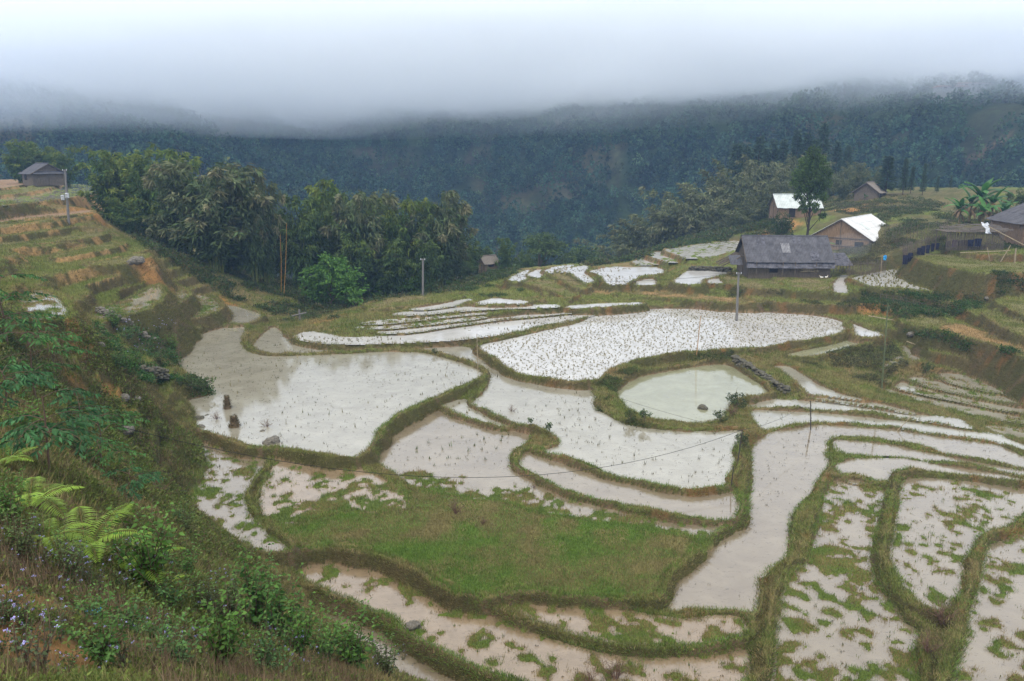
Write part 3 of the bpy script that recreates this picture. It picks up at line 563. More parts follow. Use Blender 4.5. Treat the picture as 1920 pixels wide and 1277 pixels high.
# ------------------------------------------------------------------ blades and tufts
def tufts(P, k, h, w, spread, cols, lean=None, jit=.06):
    """P (n,3) tuft feet; k blades each; h,w arrays; cols (n,3)"""
    n = len(P); Pb = np.repeat(P, k, 0) + rng.normal(size=(n*k, 3))*[jit, jit, 0]
    hh = np.repeat(np.broadcast_to(h, n), k)*rng.uniform(.5, 1.1, n*k)
    az = rng.uniform(0, 2*math.pi, n*k); sp_ = rng.uniform(0, 1, n*k)*spread
    Dr = np.stack([np.cos(az)*sp_, np.sin(az)*sp_, np.ones(n*k)], 1)
    if lean is not None: Dr = Dr + np.repeat(lean, k, 0)
    Dr /= np.linalg.norm(Dr, axis=1, keepdims=True)
    s = np.stack([-np.sin(az), np.cos(az), 0*az], 1)*(np.broadcast_to(w, n).repeat(k)*.5)[:, None]
    V = np.stack([Pb - s, Pb + s, Pb + Dr*hh[:, None]], 1).reshape(-1, 3)
    cc = np.repeat(np.repeat(cols, k, 0)*rng.uniform(.65, 1.35, (n*k, 1)), 3, 0)
    return V, np.arange(3*n*k).reshape(-1, 3), np.clip(cc, 0, 1)
G_UP = np.stack([-gx.ravel(), -gy.ravel()], 1)      # downslope direction x steepness
pxv, pyv = to_px(X, Yv, Z)
infov = (pxv > -60) & (pxv < 1980) & (pyv < 1340)
GC = {'green': [.115, .16, .035], 'dry': [.27, .215, .10], 'olive': [.135, .135, .05], 'bright': [.10, .20, .03], 'brown': [.14, .095, .045]}
def pick(mask, n):
    i = np.nonzero(mask)[0]
    return i if len(i) <= n else rng.choice(i, n, replace=False)
def vpos(i, j=.5):
    dx = (rng.random(len(i)) - .5)*.0015*(Yv[i]+1.5)*2*j; dy = (rng.random(len(i)) - .5)*.004*Yv[i]*2*j
    x = X[i] + dx; y = Yv[i] + dy; return np.stack([x, y, ground(x, y) - .01], 1)
# banks, bunds and rough slopes
nG = fbm(X, Yv, 2.2, 3, 91)
ok = bank & infov & (Yv > 13) & (Yv < 122)
i = pick(ok & ~((Z < zi + .02) & ins), 210000)
col = mixc(np.tile(GC['green'], (len(i), 1)), GC['dry'], ss(.38, .62, nG[i] + (rng.random(len(i)) - .5)*.25)); col = mixc(col, GC['olive'], rng.random(len(i))*.8)
st = np.clip(SL[i], 0, 1.6)
col = mixc(col, [.115, .092, .042], ss(.6, 1.3, st)*.6)
col = mixc(col, GC['bright'], (ss(.55, .3, DW[i] + rng.random(len(i))*.25)*ss(70, 45, Yv[i]))*.75)
tm2 = (TER*ss(.5, .25, SL))[i]; col = mixc(col, [.16, .20, .05], tm2*.6)
ln = np.concatenate([G_UP[i]*.5, -.2*st[:, None]], 1); ln[:, :2] = np.clip(ln[:, :2], -1.1, 1.1)
far = np.clip(Yv[i]/60, .8, 1.35)
put('bank_grass', mesh_np('bank_grass', *(lambda a: (a[0], a[1], M_grass, a[2]))(tufts(vpos(i), 5, .2*far*rng.uniform(.4, 1.6, len(i))*(.6 + .9*nC[i]), .035*far, .9, col, ln, .1))),
    label='rough green and straw grass clothing the paddy bunds and terrace banks', cat='grass', kind='stuff')
bi = pick(ok & (DW < 2.2) & (Yv > 24), 17000); bc = mixc(np.tile([.17, .15, .06], (len(bi), 1)), [.10, .14, .035], rng.random(len(bi))*.9); bc = mixc(bc, [.26, .19, .10], (rng.random(len(bi)) < .2)*.8)
bl = np.concatenate([G_UP[bi]*.6, -.1*np.clip(SL[bi], 0, 1.5)[:, None]], 1); bl[:, :2] = np.clip(bl[:, :2], -1, 1)
put('tall_bank_grass', mesh_np('tall_bank_grass', *(lambda a: (a[0], a[1], M_grass, a[2]))(tufts(vpos(bi), 8, .19*np.clip(Yv[bi]/55, .7, 1.3)*rng.uniform(.3, 1.6, len(bi)), .035, 1.3, bc, bl, .12))),
    label='ragged longer grass tufts hanging over the edges of the bunds', cat='grass', kind='stuff')
# meadow
mi = np.isin(INS, [q for q, kd in enumerate(KD) if kd == 'm'])
i = pick(mi & infov, 75000); col = mixc(np.tile([.10, .175, .03], (len(i), 1)), [.20, .165, .075], ss(.36, .58, nG[i] + (rng.random(len(i))-.5)*.2)*.9)
put('meadow_grass', mesh_np('meadow_grass', *(lambda a: (a[0], a[1], M_grass, a[2]))(tufts(vpos(i), 5, .13*rng.uniform(.5, 1.6, len(i)), .028, 1.2, col, None, .09))),
    label='short bright green grass covering the dry field in the middle', cat='grass', kind='stuff')
# tufts standing out of the shallow paddies
gi = (np.isin(INS, [q for q, kd in enumerate(KD) if kd in PT]) | fringe | zip_) & (Yv < 115)
i = pick(gi & infov & (PATCH > .35), 90000)
col = mixc(np.tile([.115, .165, .04], (len(i), 1)), [.23, .165, .08], ss(.36, .56, fbm(X[i], Yv[i], 1.1, 2, 95))*.85)
far = np.clip(Yv[i]/50, .7, 1.6)
put('marsh_grass', mesh_np('marsh_grass', *(lambda a: (a[0], a[1], M_grass, a[2]))(tufts(vpos(i), 5, .17*far*rng.uniform(.3, 1.8, len(i))*(.4 + 1.2*nC[i]), .03*far, 1.3, col, None, .1))),
    label='green grass tufts growing in patches out of the shallow muddy paddies', cat='grass', kind='stuff')
# dry terraces
di = np.isin(INS, [q for q, kd in enumerate(KD) if kd[0] == 'd' or kd == 'r'])
i = pick(di & infov, 45000); col = C[i]*1.15
put('terrace_grass', mesh_np('terrace_grass', *(lambda a: (a[0], a[1], M_grass, a[2]))(tufts(vpos(i), 4, .16*rng.uniform(.4, 1.5, len(i)), .05, 1., col, None, .12))),
    label='sparse straw coloured grass on the drained terrace tops', cat='grass', kind='stuff')
# stubble and weeds in the open water
def scatter_poly(k, sp, jit=.45, inset=.35):
    P = POLY[k]; lo, hi = P.min(0), P.max(0)
    gx_, gy_ = np.meshgrid(np.arange(lo[0], hi[0], sp), np.arange(lo[1], hi[1], sp)); q = np.stack([gx_.ravel(), gy_.ravel()], 1)
    q += rng.uniform(-jit, jit, q.shape)*sp; d = sdist(q, P); return q[d < -inset], -d[d < -inset]
parts = []
def stub(k, sp, prob, h, w, kb, c1, c2, nth=None, spread=.7):
    q, d = scatter_poly(k, sp)
    pr = prob*np.ones(len(q))
    if nth is not None: pr = prob*ss(nth, nth + .15, fbm(q[:, 0], q[:, 1], 5, 3, 97))
    q = q[rng.random(len(q)) < pr]
    if not len(q): return
    P = np.concatenate([q, np.full((len(q), 1), PAD[k][0] - .02)], 1); t = rng.random(len(q))
    parts.append(tufts(P, kb, h*rng.uniform(.5, 1.5, len(q)), w, spread, mixc(np.tile(c1, (len(q), 1)), c2, t), None, .05))
dk, st_ = [.05, .045, .03], [.16, .13, .055]
stub('P3', .40, .72, .19, .055, 6, [.15, .13, .06], [.2, .17, .08], None, 1.1)
for k in ('P1', 'P2', 'P5', 'P6', 'P7'): stub(k, .55, .42, .15, .03, 3, dk, [.10, .09, .05], .28, .8)
stub('P1', .9, .4, .3, .045, 3, [.09, .10, .04], st_, .45)
stub('P5', .9, .5, .3, .045, 5, [.07, .12, .03], [.1, .1, .05], .42)
stub('P2', .9, .4, .3, .045, 4, [.09, .08, .05], [.1, .1, .05], .42)
stub('P7', .8, .35, .12, .035, 4, dk, [.07, .06, .04], .3)
for k in ('P10', 'P12', 'P11', 'P16', 'P17', 'P13', 'P14'): stub(k, .5, .3, .2, .03, 6, [.08, .14, .03], [.13, .12, .05], .3); stub(k, .6, .3, .1, .05, 4, [.12, .09, .05], dk, .3)
for k in ('P8', 'P9', 'S1', 'S2', 'P3b', 'B2', 'B5'): stub(k, .5, .25, .22, .03, 3, [.08, .09, .03], dk, .3)
for k in ('B1', 'C1', 'C4', 'C6', 'C7', 'P5b'): stub(k, .5, .6, .22, .08, 4, [.10, .10, .04], st_, .3)
stub('C14', .7, .7, .4, .1, 7, [.14, .14, .035], [.17, .15, .05], None, .8)
V_, F_, C_ = join(parts)
put('rice_stubble', mesh_np('rice_stubble', V_, F_, M_grass, C_), label='dark rice stubble and thin weeds standing in the flooded paddies', cat='stubble', kind='stuff')
# ------------------------------------------------------------------ undergrowth on the wild banks
def clumps(P, k, r, ls, lw, cols, up_=.4, flat=.7):
    n = len(P); w = unit(n*k); w[:, 2] = np.abs(w[:, 2])
    rr = np.repeat(np.broadcast_to(r, n), k)*rng.uniform(.3, 1, n*k)
    Q = np.repeat(P, k, 0) + w*rr[:, None]*[1, 1, flat]
    return leaves(Q, w + unit(n*k)*.7 + [0, 0, up_], ls*rng.uniform(.6, 1.4, n*k), lw, np.repeat(cols, k, 0), .1, vary=.35)
def in_px(poly):
    P = np.array(poly, float); lo, hi = P.min(0), P.max(0)
    idx = np.nonzero((pxv > lo[0]) & (pxv < hi[0]) & (pyv > lo[1]) & (pyv < hi[1]) & ~ins)[0]
    return idx[sdist(np.stack([pxv[idx], pyv[idx]], 1), P) < 0]
UG = [ # traced extents on the ground, count, radius, leaf, colours, distance range
 ([(240,440),(330,500),(430,560),(520,590),(640,580),(760,560),(860,545),(960,520),(1000,480),(500,400),(240,400)], 5500, .9, .3, [.045,.075,.022], (92,150)),
 ([(1610,548),(1850,552),(1830,590),(1700,600),(1620,575)], 1500, .55, .2, [.035,.08,.02], (78,96)),
 ([(1690,620),(1760,640),(1850,680),(1925,700),(1925,660),(1840,650),(1780,625)], 1200, .5, .2, [.035,.08,.02], (66,86)),
 ([(1860,500),(1925,505),(1925,560),(1870,560)], 500, .5, .2, [.035,.07,.02], (80,98)),
 ([(180,590),(260,610),(330,660),(370,700),(400,745),(350,745),(270,720),(200,680),(170,630)], 1700, .5, .18, [.04,.10,.025], (42,85)),
 ([(0,600),(110,610),(180,660),(120,740),(0,720)], 1400, .4, .14, [.055,.085,.022], (22,60)),
 ([(500,575),(640,570),(640,600),(520,605)], 500, .5, .2, [.05,.08,.025], (85,105)),
 ([(860,545),(960,530),(985,545),(930,562)], 350, .5, .2, [.045,.085,.02], (95,115)),
 ([(1100,800),(1120,740),(1115,720),(1150,700),(1250,672),(1370,660),(1370,672),(1250,690),(1170,705),(1150,740),(1170,780),(1230,802)], 900, .3, .13, [.06,.09,.025], (50,75)),
 ([(1480,672),(1600,650),(1670,640),(1700,680),(1650,720),(1560,700)], 900, .35, .14, [.055,.065,.028], (62,82)),
 ([(1240,440),(1480,400),(1480,440),(1380,450),(1280,462),(1180,490),(1100,500),(1150,460)], 2600, 1.1, .4, [.05,.08,.025], (120,200)),
 ([(1440,380),(1700,365),(1800,390),(1925,400),(1925,470),(1680,470),(1640,420),(1560,395),(1440,415)], 4200, .6, .22, [.05,.075,.025], (104,190)),
 ([(1560,460),(1700,440),(1740,470),(1700,490),(1600,500)], 1200, .45, .16, [.075,.075,.035], (100,125)),
 ([(1330,528),(1440,545),(1600,560),(1640,580),(1500,572),(1330,552)], 1600, .38, .14, [.05,.065,.025], (84,108)),
]
parts = []
for poly, n_, r_, ls_, c_, (d0, d1) in UG:
    i = in_px(poly); i = i[(Yv[i] > d0) & (Yv[i] < d1)]
    if len(i) < 5: continue
    dn = fbm(X[i], Yv[i], 3.5, 3, 99); i = i[dn > .46]; i = rng.choice(i, min(n_, len(i)), replace=False)
    t = rng.random(len(i)); col = mixc(np.tile(c_, (len(i), 1)), [.10, .085, .04], (t > .72)*.8)*(.7 + .6*rng.random((len(i), 1)))
    parts.append(clumps(vpos(i), 16, r_*rng.uniform(.5, 1.3, len(i)), ls_, ls_*.45, col))
V_, F_, C_ = join(parts)
put('undergrowth', mesh_np('undergrowth', V_, F_, M_leaf, C_), label='tangled green and brown undergrowth on the wild banks', cat='undergrowth', kind='stuff')
# ------------------------------------------------------------------ trees
def as_mesh(name, part, mat, smooth=False): return mesh_np(name, part[0], part[1], mat, part[2], smooth)
def bamboo(seed, h=10, spread=3., nc=22, cl=20, lpc=13, col=(.05, .085, .02), tip=(.11, .12, .035), droop=.3, rad=.75, culm=(.12, .14, .04), leafl=.5):
    global rng; keep_ = rng; rng = np.random.default_rng(seed)
    lines, rads, LP, LD, LC = [], [], [], [], []
    for c in range(nc):
        az = rng.uniform(0, 2*math.pi); o = np.array([math.cos(az), math.sin(az), 0]); hh = h*(rng.uniform(.78, 1.0) if c % 3 == 0 else rng.uniform(.4, .8)); sp_ = spread*rng.uniform(.25, 1)
        t = np.linspace(0, 1, 9); b0 = o*rng.uniform(.1, .25)*spread*.6
        f = lambda t: b0 + o*(sp_*t**2.0)[..., None] + np.array([0, 0, 1.])*(hh*(1.18*t - droop*.6*t**4))[..., None]
        lines.append(f(t)); rads.append((.05, .012))
        tc_ = rng.uniform(.12, 1, cl)**.75; ctr = f(tc_); sz = rad*(.3 + .9*np.sin(np.clip(tc_, .1, .97)*math.pi)**1.2)*rng.uniform(.5, 1.2, cl)
        ctr = ctr + unit(cl)*sz[:, None]*.8
        q = np.repeat(ctr, lpc, 0) + rng.normal(size=(cl*lpc, 3))*.3*np.repeat(sz, lpc)[:, None]
        dd = unit(cl*lpc)*.7 + o*.5 + [0, 0, -.5]
        cc = np.array(col)[None]*(rng.uniform(.6, 1.35, (cl, 1))); cc = mixc(cc, tip, np.clip((tc_ - .55)*2, 0, 1)*rng.random(cl))
        LP.append(q); LD.append(dd); LC.append(np.repeat(cc, lpc, 0))
    LP = np.concatenate(LP); k = LP[:, 2] > .1
    fo = leaves(LP[k], np.concatenate(LD)[k], leafl*rng.uniform(.5, 1.3, k.sum()), leafl*.26, np.concatenate(LC)[k], .15)
    cu = tubes(lines, rads, culm, 4); rng = keep_
    return {'culms': as_mesh('culms', cu, M_bark), 'foliage': as_mesh('foliage', fo, M_leaf)}
def conifer(seed, h=14, col=(.028, .05, .03), width=.2, sparse=1.):
    global rng; keep_ = rng; rng = np.random.default_rng(seed)
    n = int(26*sparse); P, D_, lines, rads = [], [], [np.array([[0, 0, 0], [.1, 0, h*.5], [0, .05, h]])], [(.16, .02)]
    for k in range(n):
        t = .16 + .83*k/n; r = h*width*(1.02 - t)**.8*rng.uniform(.55, 1.1); m_ = 5
        a0 = rng.uniform(0, 6.28)
        for q in range(m_):
            a = a0 + q*6.28/m_ + rng.uniform(-.3, .3); o = np.array([math.cos(a), math.sin(a), 0]); rl = r*rng.uniform(.6, 1.15)
            s = rng.uniform(.15, 1, 16)
            P.append(np.array([0, 0, h*t]) + o*(rl*s)[:, None] + np.array([0, 0, 1])*(-.12*rl*s + .1*rl*s*s)[:, None] + rng.normal(size=(16, 3))*.12); D_.append(o*.9 + unit(16)*.5 + [0, 0, -.1])
            if k % 2 == 0 and q < 3: lines.append(np.array([[0, 0, h*t], list(np.array([0, 0, h*t]) + o*rl*.8)])); rads.append((.035, .01))
    P = np.concatenate(P); fo = leaves(P, np.concatenate(D_), .55, .2, np.array(col)[None]*rng.uniform(.6, 1.4, (len(P), 1)), .05)
    tr = tubes(lines, rads, (.07, .055, .04), 5); rng = keep_
    return {'trunk': as_mesh('trunk', tr, M_bark), 'crown': as_mesh('crown', fo, M_leaf)}
def broadleaf(seed, h=9, blobs=None, trunk_r=.16, nl=260, col=(.04, .08, .02), leafl=.3, hi=(.08, .13, .03), k_=.5, tcol=(.10, .085, .06)):
    """blobs: (x, y, z, r) clumps; limbs run from the stem to each"""
    global rng; keep_ = rng; rng = np.random.default_rng(seed)
    lines = [np.array([[0, 0, -.3], [.08*h*.2, 0, h*.3], [0, .1, h*.6], [.05, 0, h*.93]])]; rads = [(trunk_r, trunk_r*.25)]; P, D_, Cc = [], [], []
    for (x, y, z, r) in blobs:
        s = np.array([0, 0, max(h*.15, z - r*1.3 - .12*h)]); e = np.array([x, y, z]); lines.append(np.array([s, s*.4 + e*.6 + [0, 0, .1*r], e])); rads.append((trunk_r*.4, .02))
        n = int(nl*r*r) + 40; sub = unit(max(6, int(n/16))); sub *= rng.uniform(.45, 1.05, (len(sub), 1))
        q = e + r*sub[rng.integers(0, len(sub), n)]*[1, 1, .85] + rng.normal(size=(n, 3))*r*.13
        sc = rng.uniform(.65, 1.3, (1, 1)); zr = np.clip((q[:, 2] - z)/r*.5 + .5, 0, 1)
        P.append(q); D_.append((q - e)/r + unit(n)*.8 + [0, 0, -.15]); Cc.append(mixc(np.tile(np.array(col), (n, 1))*sc, hi, (rng.random(n) < .22)*k_))
    P = np.concatenate(P); fo = leaves(P, np.concatenate(D_), leafl*rng.uniform(.6, 1.3, len(P)), leafl*.5, np.concatenate(Cc), .1)
    tr = tubes(lines, rads, tcol, 6); rng = keep_
    return {'trunk': as_mesh('trunk', tr, M_bark), 'crown': as_mesh('crown', fo, M_leaf)}
def blobs_round(seed, h, r, n, zc=.6, zs=.3):
    g = random.Random(seed); out = []
    for k in range(n):
        a = g.uniform(0, 6.28); t = g.uniform(-1, 1); rr = math.sqrt(max(0, 1 - t*t))*g.uniform(.3, .9)*r
        out.append((math.cos(a)*rr, math.sin(a)*rr, h*(zc + zs*t), r*g.uniform(.3, .5)))
    return out
def bare(seed, h=3, r=1.6, n=60, col=(.14, .11, .09), twig=.012, leafy=0, lcol=(.1, .12, .04)):
    """branching leafless bush"""
    global rng; keep_ = rng; rng = np.random.default_rng(seed); lines, rads, tips = [], [], []
    def grow(p, d, l, r0, lev):
        q = [p]
        for s in range(3): d = d + rng.normal(size=3)*.18; d /= np.linalg.norm(d); p = p + d*l/3; q.append(p)
        lines.append(np.array(q)); rads.append((r0, r0*.55)); tips.append(p)
        if lev > 0:
            for _ in range(rng.integers(2, 4)): 
                nd = d + rng.normal(size=3)*.55; nd[2] += .1; grow(q[rng.integers(1, 4)], nd/np.linalg.norm(nd), l*.72, r0*.55, lev - 1)
    for c in range(n): 
        a = rng.uniform(0, 6.28); d = np.array([math.cos(a)*r/h*rng.uniform(.2, 1), math.sin(a)*r/h*rng.uniform(.2, 1), 1]); grow(np.array([math.cos(a), math.sin(a), 0])*.05*r, d/np.linalg.norm(d), h*.42, twig*2.2, 2)
    out = {'branches': as_mesh('branches', tubes(lines, rads, col, 4), M_bark)}
    if leafy:
        T = np.array(tips); T = np.repeat(T, leafy, 0) + rng.normal(size=(len(T)*leafy, 3))*.12
        out['leaves'] = as_mesh('leaves', leaves(T, unit(len(T)), .16, .08, lcol), M_leaf)
    rng = keep_; return out
def plant(name, meshes, loc, sc=1., rz=0., label=None, cat=None, group=None):
    r = bpy.data.objects.new(name, None); COL.objects.link(r); r.location = loc; r.rotation_euler = (0, 0, rz); r.empty_display_size = .2
    r.scale = (sc, sc, sc) if isinstance(sc, (int, float)) else sc
    tag(r, label, cat, group)
    for pn, me in meshes.items(): put(pn, me, r)
    return r
GREEN = [bamboo(s, 10, 2.7, 24, 20, 13, (.055, .105, .02), (.19, .22, .035), .45) for s in (1, 2, 3)]
GREY = [bamboo(s, 10, 2.8, 26, 22, 14, (.062, .10, .036), (.20, .18, .10), .7, .7) for s in (4, 5, 6)]
DARK = [bamboo(s, 10, 2.2, 20, 20, 13, (.045, .085, .024), (.13, .18, .035), .5) for s in (7, 8)]
MIST = [bamboo(s, 10, 4.2, 26, 16, 13, (.085, .11, .045), (.17, .17, .085), .5, .85) for s in (9, 10)]
CON = [conifer(s, 14, (.045, .078, .045)) for s in (11, 12)]; COLM = [conifer(13, 14, (.055, .09, .045), .11), conifer(14, 14, (.055, .09, .042), .13)]
BRD = [broadleaf(15, 9, blobs_round(15, 9, 3.2, 16), col=(.065, .105, .03)), broadleaf(16, 9, blobs_round(16, 9, 2.8, 14), col=(.075, .11, .035))]
BUSH = [broadleaf(17, 5, blobs_round(17, 5, 2.8, 16, .5, .38), .1, 200, (.065, .15, .025), .34, (.12, .22, .04)), broadleaf(18, 4, blobs_round(18, 4, 2.5, 12, .5, .35), .08, 120, (.05, .11, .02), .3)]
HT = {id(m): h for ms, h in ((GREEN, 8.9), (GREY, 7.9), (DARK, 8.7), (MIST, 8.7), (CON, 14), (COLM, 14), (BRD, 9.), (BUSH, 5)) for m in ms}
def tree(kind, px, ytop, D, label, name, cat, group=None, wide=1., k=0, rz=None, sink=0.):
    ms = kind[k % len(kind)]; x = (px - CX)/F*D/(cs + (CY - ytop)/F*sn)*1.0
    q = at_D(px, ytop, D); g = float(ground(np.float64(q.x), np.float64(D))) - .15 - sink; h = max(1.2, q.z - g); s = h/HT[id(ms)]
    return plant(name, ms, (q.x, D, g), (s*wide, s*wide, s), random.uniform(0, 6.28) if rz is None else rz, label, cat, group)
gl = 'bamboo clumps along the ravine'
TR = [
 (GREEN,30,262,168,'arching bamboo behind the hut, nearest the left edge of the photo',1.5,0),(GREEN,75,266,172,'middle clump of the bamboo rising straight behind the weathered hut',1.5,1),(GREEN,118,275,166,'drooping bamboo hanging over the right gable of the weathered hut',1.35,2),
 (GREEN,196,276,128,'tall yellow-green bamboo at the left end of the ravine grove',1.25,0),(GREEN,236,282,130,'full green bamboo second from the left in the ravine grove',1.2,1),(GREEN,272,300,124,'dark green bamboo between the yellow-green and the grey drooping clumps',1.1,2),
 (GREEN,322,272,128,'bamboo whose tip arches above the grey drooping clump',.95,0),(GREY,335,310,112,'left half of the broad grey drooping bamboo',1.15,0),(GREY,388,306,108,'broad grey-brown drooping bamboo in the middle of the left grove',1.3,1),(GREY,425,360,112,'shorter grey bamboo leaning against the broad drooping one',1.,2),
 (GREY,462,312,110,'narrow upright grey-green bamboo right of the broad drooping one',.62,2),(GREY,488,345,112,'slim bamboo on the right flank of the narrow grey-green one',.55,0),
 (DARK,555,372,115,'dark bamboo with separate arching tips beside the orange canes',.95,0),(DARK,590,380,118,'dark bamboo right of the orange canes, tips bent to the right',.9,1),
 (DARK,522,395,124,'dark bamboo directly behind the orange canes',1.0,1),(GREEN,640,338,124,'tallest bamboo of the central grove, at its left end',.85,1),(GREY,672,362,118,'grey bamboo with rusty tips in the central grove',.9,1),(GREY,708,358,126,'second rusty-tipped bamboo of the central grove',.9,2),
 (GREEN,745,372,122,'green bamboo in the middle of the central grove',.9,2),(DARK,780,382,124,'dark bamboo behind the wooden utility pole',.9,0),(GREY,820,362,124,'rusty bamboo at the right end of the central grove',.95,0),(GREY,845,385,128,'bamboo leaning out to the right of the central grove',.8,1),
 (DARK,660,440,114,'short dark bamboo in front of the tallest central clump',1.1,1),(DARK,730,450,116,'short dark bamboo filling the foot of the central grove',1.2,0),(DARK,800,450,116,'short dark bamboo behind the foot of the utility pole',1.2,1),(GREEN,230,370,120,'short leafy bamboo at the foot of the left grove',1.5,1),(GREY,300,400,114,'short shaded bamboo between the left grove clumps',1.4,2)]
for kd_, px, yt, D, lab, wide, k in TR: tree(kd_, px, yt, D, lab, 'bamboo_clump', 'bamboo', gl, wide, k)
for px, yt, D, lab, wide, k in [(875,440,138,'low bamboo right of the central grove, left of the grey roof',1.2,0),(905,462,150,'small bamboo just behind the grey thatched roof',1.2,1),(948,448,142,'bamboo right of the grey thatched roof',1.1,0),(985,470,150,'small bamboo between the two valley trees',1.2,1)]:
    tree(DARK, px, yt, D, lab, 'bamboo_clump', 'bamboo', gl, wide, k)
for px, yt, D, lab, k in [(1012,442,160,'round dark tree on the valley rim, tallest there',0),(1055,470,165,'low tree right of the tallest rim tree',1),(1090,466,175,'small misty tree on the valley rim',0),(1125,474,170,'low tree left of the grey bamboo slope',1),(920,500,132,'low leafy tree below the grey thatched roof',1),(860,470,132,'tree hiding the ochre walls in the valley',0)]:
    tree(BRD, px, yt, D, lab, 'valley_tree', 'tree', 'trees on the valley rim', 1.6, k)
put_b = [(BUSH,0,617,488,104,'bright green leafy bush at the foot of the ravine grove',1.15),(BUSH,1,850,520,118,'small bright bush on the rim left of the terraces',1.3),(BUSH,1,775,500,118,'olive bush left of the wooden utility pole',1.6),(BUSH,1,700,495,118,'brownish green bush under the central grove',1.6)]
for kd_, k, px, yt, D, lab, wide in put_b: tree(kd_, px, yt, D, lab, 'leafy_bush', 'bush', None, wide, k)
for px, yt, D, lab, wide, k in [(1175,430,185,'lowest of the misty bamboos, at the left foot of the slope',1.2,0),(1215,410,182,'misty bamboo second from the bottom of the slope',1.25,1),(1250,385,180,'feathery grey bamboo low on the slope',1.2,0),(1290,352,178,'feathery grey bamboo halfway up the slope',1.15,1),(1325,345,185,'pale feathery bamboo halfway up the slope',1.1,0),(1362,322,182,'pale bamboo below the left conifers',1.1,1),(1400,298,186,'tall pale bamboo under the left conifers',1.1,0),(1440,292,188,'tall pale bamboo under the middle conifers',1.,1),(1395,385,165,'drooping green bamboo left of the white-roofed house',1.35,0),(1345,410,168,'low drooping bamboo at the lower edge of the slope',1.4,1),(1435,350,172,'leafy bamboo directly behind the white-roofed house',1.2,0),(1480,315,180,'dark bamboo above the white-roofed house',1.,1),(1610,302,180,'bamboo above the small brown hut',1.,0),(1585,325,176,'bamboo left of the small brown hut',1.,1),(1300,420,172,'lowest green bamboo above the far terraces',1.2,0),(1510,290,190,'bamboo standing under the tallest conifers',1.1,1),(1555,305,186,'dense bamboo right of the lone tall tree',1.1,0),(1460,335,176,'bamboo leaning over the ridge of the white-roofed house',1.1,0),(1375,350,176,'arching bamboo in the middle of the slope',1.1,1),(1270,400,176,'small feathery bamboo near the foot of the slope',1.1,0),(1640,318,176,'bamboo between the brown hut and the columnar trees',.8,1)]:
    tree(MIST, px, yt, D, lab, 'bamboo_clump', 'bamboo', 'bamboo on the slope behind the village', wide*1.15, k)
for px, yt, D, lab, k in [(1384,264,200,'conifer at the left end of the row',0),(1402,270,198,'short conifer second from the left of the row',1),(1426,252,202,'conifer third from the left of the row',0),(1452,262,204,'conifer left of the gap in the row',1),(1471,258,200,'conifer right of the gap in the row',0),(1497,240,204,'second tallest conifer of the row',1),(1516,246,206,'conifer between the two tallest',0),(1547,228,200,'tallest conifer on the skyline',1),(1572,262,202,'conifer just right of the tallest',0),(1592,272,196,'conifer at the right end of the row',1),(1530,258,192,'conifer hidden behind the tall lone tree',0),(1440,275,196,'low conifer in front of the row',1)]:
    tree(CON, px, yt, D, lab, 'conifer', 'conifer', 'conifers on the ridge', 1.1, k)
for px, yt, D, lab, wide, k in [(1667,291,170,'broadest of the columnar trees, right of the brown hut',2.4,1),(1700,296,168,'tallest columnar tree, left stem of the pair',1.3,0),(1713,312,170,'shorter columnar tree, right stem of the pair',1.3,1),(1736,305,165,'slim solitary columnar tree',1.0,0),(1760,330,168,'small columnar tree left of the bananas',1.3,1),(1785,328,175,'columnar tree half hidden by the bananas',1.2,0)]:
    tree(COLM, px, yt, D, lab, 'columnar_tree', 'tree', 'columnar trees behind the village', wide, k)
for px, yt, D, lab, k in [(1892,362,140,'dark tree behind the right hut roof',0),(1925,350,135,'dark tree at the right edge of the photo',1),(1650,350,172,'low green tree right of the brown hut',1)]:
    tree(BRD, px, yt, D, lab, 'village_tree', 'tree', None, 1.1, k)
# the lone tall tree
tall = broadleaf(21, 15, [(0,0,14.2,1.2),(-1.1,.3,12.8,1.2),(1.3,-.2,12.6,1.25),(0,.6,11.8,1.3),(-2.3,0,11.2,1.1),(2.6,.2,11.3,1.),(3.0,0,9.9,.8),(-2.9,.2,9.9,.8),(0,-.5,10.2,1.5),(-1.3,.2,9.6,1.1),(1.7,0,9.4,1.1),(-2.2,.1,8.1,.9),(.8,.4,8.2,1.2),(2.3,.1,7.8,.8),(-.8,0,6.9,1.),(1.2,-.2,6.2,.8),(2.6,.2,4.8,.6),(-1.,.1,5.8,.7)],   .26, 620, (.055, .09, .022), .34, (.12, .22, .03), .5, (.035, .03, .025))
q = at_D(1527, 268, 128); g = float(ground(np.float64(q.x), np.float64(128.))); s = (q.z - g)/15.6
plant('tall_tree', tall, (q.x, 128, g), (s*.82, s*.82, s), 0, 'tall lone dark tree with a bare trunk rising between the roofs', 'tree')
q = at_D(1468, 395, 132); g = float(ground(np.float64(q.x), np.float64(132.)))
ivy = broadleaf(22, 6, [(0,0,5,1.2),(-.8,0,4.2,1.2),(.8,.2,4.1,1.2),(0,.4,3.2,1.4),(-1,0,2.6,1.2),(1,0,2.4,1.2),(0,-.4,1.6,1.4)], .2, 200, (.03, .055, .018), .25, (.05, .09, .02))
plant('rounded_tree', ivy, (q.x, 132, g), (q.z - g)/6.2, 0, 'dense rounded dark tree just behind the long dark roof', 'tree')
